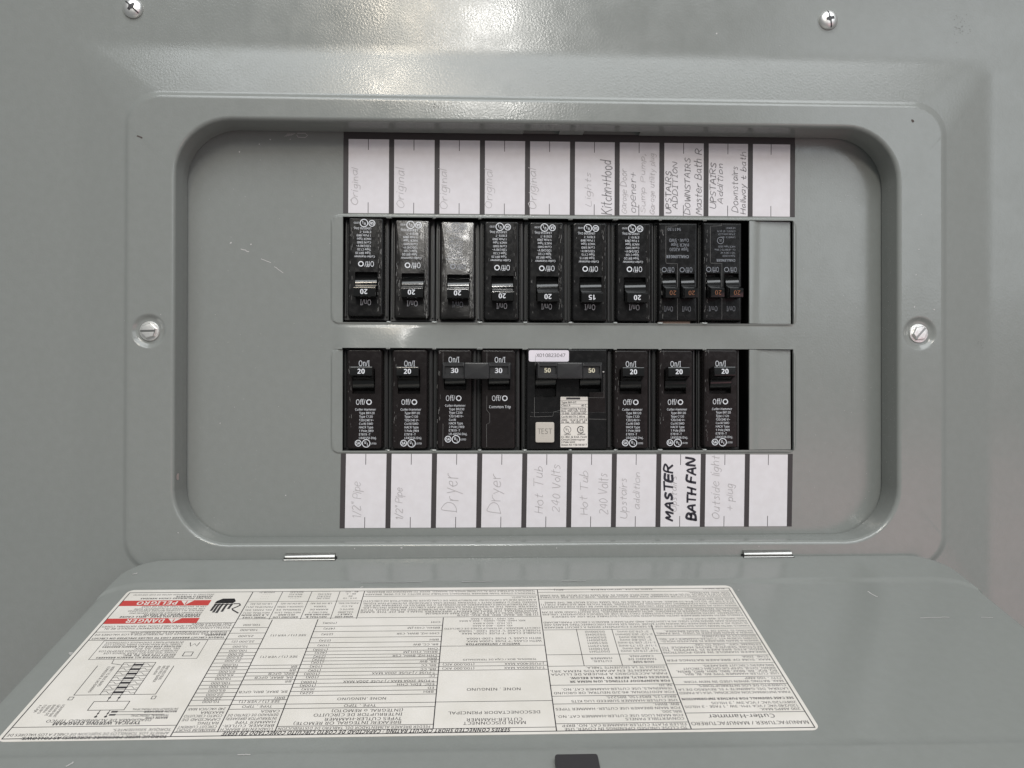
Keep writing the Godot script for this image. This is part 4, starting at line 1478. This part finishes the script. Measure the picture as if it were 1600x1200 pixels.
	line('ACCORDANCE WITH ALL APPLICABLE LOCAL AND NATIONAL CODES', 236.2, 76.6, 1.70, 56.8)
	line('AND REGULATIONS.', 236.2, 78.1, 1.70, 56.8)
	rule(235.0, 79.1, 293.8, 79.1)
	line_bold('HAZARDOUS VOLTAGE - WILL CAUSE', 253.0, 84.9, 1.90, 40.0)
	line_bold('SEVERE INJURY OR DEATH', 253.0, 86.5, 1.90, 40.0)
	line('DISCONNECT POWER BEFORE SERVICING', 253.0, 88.2, 1.50, 40.0)
	line('REPLACE ALL COVERS BEFORE ENERGIZING', 253.0, 90.2, 1.50, 40.0)
	line('USE WITH COPPER OR ALUMINUM WIRE', 253.0, 91.9, 1.50, 40.0)
	line('LEA EL INSTRUCTIVO ANTES DE USAR', 253.0, 93.9, 1.50, 40.0)
	line_bold('VOLTAJE PELIGROSO CAUSA HERIDAS', 253.0, 101.8, 1.70, 40.0)
	line_bold('SEVERAS O MUERTE', 253.0, 103.5, 1.70, 40.0)
	line('DESCONECTE LA ENERGIA ANTES DE DAR SERVICIO', 253.0, 105.4, 1.40, 40.0)


# ---------------------------------------------------------------- breakers (own axes upright: the ON end at +y; the upper row is turned upside down)
func handle_shape(cx: float, hw: float, s: Shape) -> void:
	s.profile(PackedVector2Array([Vector2(15.8, -4), Vector2(17.4, 0), Vector2(18.1, 8.0), Vector2(17.8, 8.8), Vector2(17.3, 9.1), Vector2(13.6, 9.4), Vector2(13.1, 9.3), Vector2(12.7, 8.7), Vector2(10.7, 2.4), Vector2(10.2, 1.7), Vector2(9.4, 1.75), Vector2(8.4, 1.55), Vector2(7.4, 1.1), Vector2(6.5, 0.4), Vector2(5.7, -0.6), Vector2(5.1, -1.8), Vector2(4.7, -3.2), Vector2(4.6, -4)]), cx - hw, cx + hw)


# the raised front of a breaker with its handle windows cut in; holes is a list of [cx, cy, hw, hh]
func front_shape(hw: float, hh: float, holes: Array) -> Shape:
	var s := Shape.new()
	var x0 := -hw
	for i in holes.size():
		var h: Array = holes[i]
		var x1: float = hw if i == holes.size() - 1 else (h[0] + holes[i + 1][0]) / 2
		var c := (x0 + x1) / 2
		var w := (x1 - x0) / 2
		var l := []
		for q in [[0.6, 0.6, CASE, 2.0], [0.1, 0.1, -1.4, 1.8], [-0.1, -0.1, -0.7, 1.6], [-0.4, -0.4, -0.2, 1.3], [-0.9, -0.9, 0.0, 1.0]]:
			var lw: float = q[0] if i == 0 else 0.0
			var rw: float = q[0] if i == holes.size() - 1 else 0.0
			l.append(Shape.rr(c + (rw - lw) / 2, 0, w + (lw + rw) / 2, hh + q[1], q[3] if holes.size() == 1 else 0.3, q[2], 4))
		for q in [[0.15, 0.0], [0.0, -0.2], [-0.1, -4.5]]:
			l.append(Shape.rr(h[0], h[1], h[2] + q[0], h[3] + q[0], 0.4, q[1], 4))
		s.loft(l)
		x0 = x1
	return s


func case_shape(hw: float, hh: float) -> Shape:
	var s := Shape.new()
	s.slab(0, 0, hw, hh, -40, CASE, 0.8, 0.5)
	# a ridge along each flank, as the two shells of the case meet there
	for k in [-1, 1]:
		s.slab(k * (hw - 1.1), 0, 0.45, hh - 2, CASE - 0.4, CASE + 1.6, 0.2, 0.2)
	return s


func marks(s: Shape, x: float, y: float, k: float) -> void:   # the two certification marks and the word beside them
	s.annulus(x, y, 1.45 * k, 1.85 * k, 0.06)
	s.annulus(x, y, 0.0, 0.1, 0.06, 6)
	write(s, "SA", x, y, 0.06, 2.3 * k, "bold", 0.8, true)
	s.annulus(x + 4.4 * k, y - 0.1, 1.9 * k, 2.3 * k, 0.06)
	write(s, "U", x + 3.9 * k, y + 0.35 * k, 0.06, 2.1 * k, "bold", 0.75, true)
	write(s, "L", x + 5.2 * k, y - 0.55 * k, 0.06, 2.1 * k, "bold", 0.75, true)
	write(s, "LISTED", x + 7.0 * k, y - 0.2, 0.06, 1.3 * k, "sans", 0.8)


func breaker_print(s: Shape, rows: Array, y_on: float, y_off: float, x: float) -> void:
	write(s, "On/I", x, y_on, 0.06, 4.4, "sans", 0.68, true)
	var w := write(s, "Off/", x - 4.4, y_off, 0.06, 4.2, "sans", 0.7)
	s.annulus(x - 4.4 + w + 2.0, y_off, 1.0, 1.55, 0.06)
	for i in rows.size():
		write(s, rows[i], x - (4.9 if i == 0 else 2.7), y_off - 4.1 - 1.98 * i, 0.06, 1.72, "sans", 0.95)
	if rows.size() > 4:
		marks(s, x - 3.2, y_off - 4.3 - 1.98 * rows.size() - 0.7, 1.0)


func single_pole(called: String, label: String, amps: String, front: Material, where: Vector3, turned: bool, kind: String, ink: Material) -> Node3D:
	var o := thing(called, label, "circuit breaker", where, "single pole breakers in the two rows")
	part("case", case_shape(12.45, 29.3), M.case, o)
	part("front_cover", front_shape(9.7, 27.6, [[-0.4, 9.9, 6.1, 6.9]]), front, o)
	var seam := Shape.new()
	seam.slab(-7.75, 0, 1.05, 26.7, -0.3, 0.1, 0.3, 0.08)
	part("case_seam", seam, M.scuffed if turned else front, o)
	var h := Shape.new()
	handle_shape(-0.4, 5.85, h)
	var hd := part("handle", h, M.handle, o)
	rating(hd, amps, -0.4 + (0.3 if turned else 0.0), 15.35, 9.25, 3.8, M.white_print)
	var s := Shape.new()
	s.flat = true
	breaker_print(s, ["Cutler-Hammer", "Type %s" % kind, "Type C120" if amps == "20" else "Type C115", "120/240 V~", "Cu/Al SWD", "HACR Type", "1 Pole J969", "E7819 -T", "LR43556 Disj."], 19.9, -1.6, -0.1)
	part("printed_text", s, ink, o)
	if turned:
		o.rotation.z = PI
	return o


func rating(hd: MeshInstance3D, amps: String, x: float, y: float, z: float, em: float, m: Material, font := "bold") -> void:
	var n := Shape.new()
	n.flat = true
	write(n, amps, x, y, 0, em, font, 1.0, true)
	for i in n.p.size():
		var v := n.p[i]
		n.p[i] = Vector3(v.x, v.y, z + 0.1 - (v.y - y) * 0.08)
	part("rating_number", n, m, hd)


func scuffs(o: Node3D, seed_: int, many: int, x0: float, x1: float) -> void:
	var r := RandomNumberGenerator.new()
	r.seed = seed_
	var s := Shape.new()
	s.flat = true
	for i in many:
		var x := r.randf_range(x0, x1)
		var y := r.randf_range(-26, 26)
		var l := PackedVector2Array()
		var d := r.randf_range(0.4, 2.4)
		for k in 5:
			l.append(Vector2(x + r.randf_range(-0.12, 0.12), y + d * k / 4.0))
		s.stroke(l, r.randf_range(0.06, 0.2), 0.14)
	part("scuff", s, M.scuff, o).set_meta("kind", "stuff")


func build_breakers() -> void:
	var z := 1.2
	var up := ["black 20 amp breaker at the raised-rim end of the upper row, sitting highest", "glossy smeared 20 amp breaker second from the raised-rim end of the upper row", "breaker with the palest, most rubbed face in the upper row, third from the raised-rim end",
		"clean black 20 amp breaker fourth from the raised-rim end of the upper row", "black 20 amp breaker under the last of the five Original cells", "black 15 amp breaker under the Lights and Kitchen cell, the only one rated 15", "black 20 amp breaker under the Garage Door opener cell"]
	var ux := [-65.0, -39.2, -14.0, 10.6, 35.7, 60.1, 85.1]
	var uy := [67.0, 66.4, 65.9, 65.4, 65.2, 65.0, 65.0]
	var tilt := [2.4, 4.4, 5.4, 0.8, 0.5, 0.0, 0.0]
	var twist := [2.0, 2.0, 1.0, 0.0, 0.0, 0.0, 0.0]
	for i in 7:
		var b := single_pole("circuit_breaker", up[i], "15" if i == 5 else "20", M.scuffed if i in [1, 2] else M.black, at(ux[i], uy[i], z), true, "BR115" if i == 5 else "BR120", M.dim_print if i == 2 else M.white_print)
		b.basis = Basis(Vector3.UP, deg_to_rad(twist[i])) * Basis(Vector3.RIGHT, deg_to_rad(-tilt[i])) * Basis(Vector3.BACK, PI)
		scuffs(b, 50 + i, [60, 90, 110, 16, 40, 22, 12][i], -8.7, -6.8)
		scuffs(b, 80 + i, [16, 30, 40, 4, 12, 6, 4][i], 6.8, 8.8)
	var low := ["black 20 amp breaker at the raised-rim end of the lower row", "black 20 amp breaker second in the lower row, beside the joined 30 amp pair", "black 20 amp breaker beside the test-button breaker, over the Upstairs addition cell", "black 20 amp breaker over the MASTER BATH FAN cell", "black 20 amp breaker over the Outside light cell, next to the lower dark gap"]
	var lx := [-65.6, -40.5, 83.5, 108.8, 134.4]
	var ly := [-6.6, -6.6, -6.6, -6.5, -6.2]
	for i in 5:
		var b := single_pole("circuit_breaker", low[i], "20", M.brown, at(lx[i], ly[i], z), false, "BR120", M.white_print)
		scuffs(b, 120 + i, 14, -9.0, -6.8)
	tandem(at(110.1, 65.3, z), "twin-handle 20 amp breaker with a tan sticker peeping out below it", true)
	tandem(at(135.4, 65.6, z), "twin-handle 20 amp breaker beside the upper filler plate, next to a dark gap", false)
	double_pole(at(-3.25, -6.6, z))
	ground_fault(at(47.3, -6.6, z))


func tandem(where: Vector3, label: String, tagged: bool) -> void:
	var o := thing("tandem_breaker", label, "circuit breaker", where, "twin-handle tandem breakers")
	o.rotation.z = PI
	part("case", case_shape(12.45, 29.3), M.case, o)
	part("front_cover", front_shape(11.0, 27.6, [[-5.1, 8.0, 4.0, 7.0], [5.4, 8.0, 4.0, 7.0]]), M.black, o)
	for k in 2:
		var h := Shape.new()
		var cx: float = [-5.1, 5.4][k]
		handle_shape(cx, 3.7, h)
		for i in h.p.size():
			var v := h.p[i]
			h.p[i] = Vector3(v.x, v.y - 2.4, v.z)
		var hd := part("handle", h, M.handle, o)
		rating(hd, "20", cx - 0.2, 12.9, 9.27, 3.3, M.rust_print, "mono")
	var s := Shape.new()
	s.flat = true
	for cx in [-4.6, 5.6]:
		var w := write(s, "Off/", cx - 3.4, -1.2, 0.06, 4.0, "sans", 0.58)
		s.annulus(cx - 3.4 + w + 1.7, -1.2, 1.05, 1.4, 0.06)
		write(s, "On/I", cx - 0.2, 20.9, 0.06, 4.0, "sans", 0.62, true)
	if tagged:
		write(s, "CHALLENGER", -6.0, -8.6, 0.06, 2.4, "bold", 0.85)
		for i in 3:
			write(s, ["Type A2020", "HACR Type", "Cu/Al - SWD"][i], -6.0, -12.6 - i * 2.6, 0.06, 2.5, "sans", 0.85)
		write(s, "941130", -1.5, -24.0, 0.06, 2.4, "mono", 0.9)
	else:
		write(s, "CHALLENGER", -7.2, -6.4, 0.06, 2.0, "bold", 0.85)
		var rows := ["Type A 2020", "120 / 240 V AC", "Cu - Al 60/75 C Wire", "HACR Type 2020", "", "", "Listed Cir. Bkr.", "2 Pole Joint J 231", "C7819-C- 61 8171", "LR 60837"]
		for i in rows.size():
			if rows[i]:
				write(s, rows[i], -7.2, -8.9 - i * 1.75, 0.06, 1.4, "sans", 0.95)
		s.annulus(1.2, -17.6, 1.7, 1.95, 0.06)
		write(s, "UL", 1.2, -17.6, 0.06, 1.9, "sans", 0.8, true)
	part("printed_text", s, M.dim_print, o)
	var e := Shape.new()
	e.flat = true
	for l in [[Vector2(0.4, 27), Vector2(0.4, 3)], [Vector2(0.4, 3), Vector2(0.4, -4.6), Vector2(6.6, -4.8), Vector2(7.0, -5.6), Vector2(7.0, -25.6), Vector2(0.6, -26.0), Vector2(0.6, -27.2)]]:
		e.stroke(PackedVector2Array(l), 0.14, 0.05)
	part("case_seam", e, M.scuff, o)
	scuffs(o, 7 if tagged else 8, 24, 8.4, 10.6)
	if tagged:
		var t := Shape.new()
		t.slab(1.6, 27.9, 9.3, 2.8, 0.1, 1.1, 0.8, 0.2)
		var tg := part("tan_sticker", t, M.tan, o, at(0, 2.6, -4.0), "tan paper sticker peeping out under the breaker")
		var w := Shape.new()
		w.flat = true
		write(w, "NO. 208R-UL 041", 1.4, 28.6, 1.15, 2.2, "bold", 1.0, true)
		part("sticker_print", w, M.ink, tg)


func tie_bar(o: Node3D, y: float, half: float, win: float, number: String, ink: Material, m: Material, em: float, bulge: float, dx: float) -> void:
	var bar := holder("handle_tie", o)
	for k in 2:
		var s := Shape.new()
		var sg := -1.0 if k == 0 else 1.0
		var c := sg * (half + win) * 0.5
		var w := (half - win) * 0.5
		s.loft([Shape.rr(c, y, w, 4.6, 0.8, 1.0), Shape.rr(c, y, w, 4.6, 0.8, 8.4), Shape.rr(c, y, w - 0.25, 4.35, 0.7, 9.2), Shape.rr(c, y, w - 0.7, 3.9, 0.6, 9.6), Shape.rr(c - sg * 0.4, y + 0.2, w - 1.2, 2.35, 0.3, 9.6), Shape.rr(c - sg * 0.4, y + 0.2, w - 1.3, 2.25, 0.3, 9.4), Shape.rr(c - sg * 0.4, y + 0.2, w - 1.4, 2.15, 0.3, 8.3)])
		part("tie_end", s, m, bar)
		var n := Shape.new()
		n.flat = true
		write(n, number, c + dx * sg, y + 0.2, 8.36, em, "bold", 1.0, true)
		part("rating_number", n, ink, bar)
	var b := Shape.new()
	b.slab(0, y, win + 0.5, 4.5, 1.0, 9.6 + bulge, 0.8, 0.7)
	part("tie_bridge", b, m, bar)


func double_pole(where: Vector3) -> void:
	var o := thing("two_pole_breaker", "joined pair of 30 amp breaker poles with one tie bar over the Dryer cells", "circuit breaker", where)
	for k in 2:
		var px: float = [-12.3, 12.1][k]
		part("case", case_shape(12.2, 29.3), M.case, o, at(px, 0))
		part("front_cover", front_shape(9.5, 27.6, [[0.3, 12.2, 6.1, 6.9]]), M.brown, o, at(px, 0))
		var s := Shape.new()
		s.flat = true
		if k == 0:
			breaker_print(s, ["Cutler-Hammer", "Type BR230", "Type C230", "120/240 V~", "Cu/Al", "HACR Type", "2 Pole J-969", "E7819 -T", "LR-43556 Disj."], 22.1, 0.6, -0.4)
		else:
			breaker_print(s, [], 22.1, 0.6, 0.9)
			write(s, "Common Trip", 0.9, -4.2, 0.06, 2.1, "sans", 0.95, true)
		part("printed_text", s, M.white_print, o, at(px, 0))
		var h := Shape.new()
		h.profile(PackedVector2Array([Vector2(17, -4), Vector2(17, 3), Vector2(12.4, 3), Vector2(11.6, 1.6), Vector2(10.4, 1.5), Vector2(9.2, 1.0), Vector2(8.2, 0), Vector2(7.5, -1.6), Vector2(7.2, -4)]), -5.6, 5.6)
		part("handle", h, M.handle, o, at(px + 0.3, 0))
		var e := Shape.new()
		e.flat = true
		e.stroke(PackedVector2Array([Vector2(-6.4, 26), Vector2(-6.5, 19)]), 0.12, 0.05)
		e.stroke(PackedVector2Array([Vector2(-6.4, 2), Vector2(-6.5, -6), Vector2(-4.8, -8), Vector2(-4.8, -13), Vector2(-6.6, -14), Vector2(-6.5, -26.5)]) if k == 1 else PackedVector2Array([Vector2(-6.4, -13.6), Vector2(-6.5, -26)]), 0.13, 0.05)
		part("case_seam", e, M.scuff, o, at(px, 0))
	tie_bar(o, 15.7, 19.0, 6.3, "30", M.white_print, M.tie, 3.9, 0.15, -0.6)
	scuffs(o, 160, 14, -22.0, -20.0)


func ground_fault(where: Vector3) -> void:
	var o := thing("ground_fault_breaker", "wide 50 amp ground fault breaker with a beige TEST button and cream label", "circuit breaker", where)
	part("case", case_shape(25.2, 29.3), M.case, o)
	part("front_cover", front_shape(22.6, 28.2, [[-12.0, 9.0, 5.9, 7.6], [13.0, 9.0, 6.1, 7.6]]), M.black, o)
	for cx in [-12.0, 13.0]:
		var h := Shape.new()
		h.profile(PackedVector2Array([Vector2(16.5, -4), Vector2(16.5, 3), Vector2(12.4, 3), Vector2(11.0, 1.0), Vector2(9.6, 0.6), Vector2(8.2, -0.4), Vector2(6.6, -2.0), Vector2(6.0, -4)]), cx - 5.6, cx + 5.6)
		part("handle", h, M.handle, o)
	var panel := Shape.new()
	panel.slab(0.6, -17.4, 21.4, 10.2, -0.4, 0.35, 0.6, 0.25)
	part("lower_cover", panel, M.black, o)
	var red := Shape.new()
	red.slab(17.0, -3.4, 4.4, 7.4, -0.4, 0.2, 0.3, 0.1)
	part("side_panel", red, M.brown, o)
	tie_bar(o, 15.9, 18.2, 6.6, "50", M.cream_print, M.tie, 3.5, -0.2, -0.2)
	for q in o.get_node("handle_tie").get_children():
		q.position.x = 0.6 * MM
	var b := Shape.new()
	b.slab(-12.5, -18.4, 5.25, 5.65, 0.2, 1.9, 0.9, 0.4)
	var btn := part("test_button", b, M.beige, o)
	var w := Shape.new()
	w.flat = true
	write(w, "TEST", -12.5, -17.7, 1.95, 4.2, "sans", 0.92, true)
	part("button_lettering", w, M.button_ink, btn)
	var st := Shape.new()
	st.slab(-10.2, 24.3, 11.3, 3.2, 0.0, 0.25, 1.1, 0.08)
	var sk := part("serial_sticker", st, M.sticker, o)
	var n := Shape.new()
	n.flat = true
	write(n, "X010823047", -9.1, 24.7, 0.3, 2.75, "sans", 1.1, true, 0.0, 16.2)
	part("sticker_print", n, M.ink, sk)
	var lb := Shape.new()
	lb.slab(4.0, -12.7, 7.7, 14.15, 0.1, 0.5, 0.4, 0.08)
	var label := part("rating_label", lb, M.vinyl, o)
	var t := Shape.new()
	t.flat = true
	var z := 0.54
	t.stroke(PackedVector2Array([Vector2(0.0, 0.5), Vector2(6.9, 0.5)]), 1.15, z)
	for q in [[-1.1, -0.7], [-3.0, -0.7], [-4.7, -0.7], [-8.8, -0.7], [-10.8, -0.7], [-13.7, -0.7]]:
		t.stroke(PackedVector2Array([Vector2(-3.6, q[0] + 0.35), Vector2(11.6, q[0] + 0.35)]), 0.16, z)
	for q in [["Type MP-GT", -1.7], ["Class A", -3.4], ["Interrupting Rating", -5.2], ["Max. RMS Sym. Amps.", -6.5], ["10,000  120/240 VAC", -7.8], ["Cu/Al 60/75 C Wire", -9.6], ["AWG   14-4/ 8  2/1 LB", -11.5], ["In. lbs.  20  (35)   50", -12.7], ["Cr. Bkr. & Gnd. Fault", -21.0], ["Circuit Interrupter", -22.5], ["2 Pole Unit", -23.9], ["Issue AD-158 583617", -25.4]]:
		write(t, q[0], -3.2, q[1], z, 1.5, "bold", 1.0, false, 14.4)
	write(t, "40 C", 8.0, -3.4, z, 1.5, "bold", 1.0)
	t.annulus(0.2, -17.0, 1.85, 2.1, z)
	write(t, "U", -0.3, -16.6, z, 2.0, "bold", 0.8, true)
	write(t, "L", 0.9, -17.3, z, 2.0, "bold", 0.8, true)
	t.annulus(7.7, -17.0, 1.6, 2.1, z, 24, 0.6, TAU - 0.6)
	write(t, "SA", 8.2, -17.0, z, 2.2, "bold", 0.9, true)
	write(t, "LISTED", 0.2, -19.6, z, 1.2, "bold", 1.0, true)
	write(t, "LR47990", 8.0, -19.6, z, 1.2, "bold", 1.0, true)
	part("label_print", t, M.ink, label)
	var e := Shape.new()
	e.flat = true
	for l in [[Vector2(-17.6, 25), Vector2(-17.9, 19)], [Vector2(-18.3, 1.0), Vector2(-18.3, -9.8), Vector2(-20.6, -9.6)], [Vector2(-18.3, -9.8), Vector2(-8.0, -9.4), Vector2(-7.4, -7.0), Vector2(-4.0, -6.2)], [Vector2(12.4, -11.0), Vector2(22, -11.2)], [Vector2(20.8, 14), Vector2(20.8, 1.0), Vector2(12.0, 1.0)]]:
		e.stroke(PackedVector2Array(l), 0.13, 0.42)
	part("case_seam", e, M.scuff, o)
	var ch := Shape.new()
	ch.flat = true
	ch.disc(20.6, 15.6, 0.6, 0.1, 8, 0.6, 0.5, 0.4, rng)
	part("scuff", ch, M.chip, o)
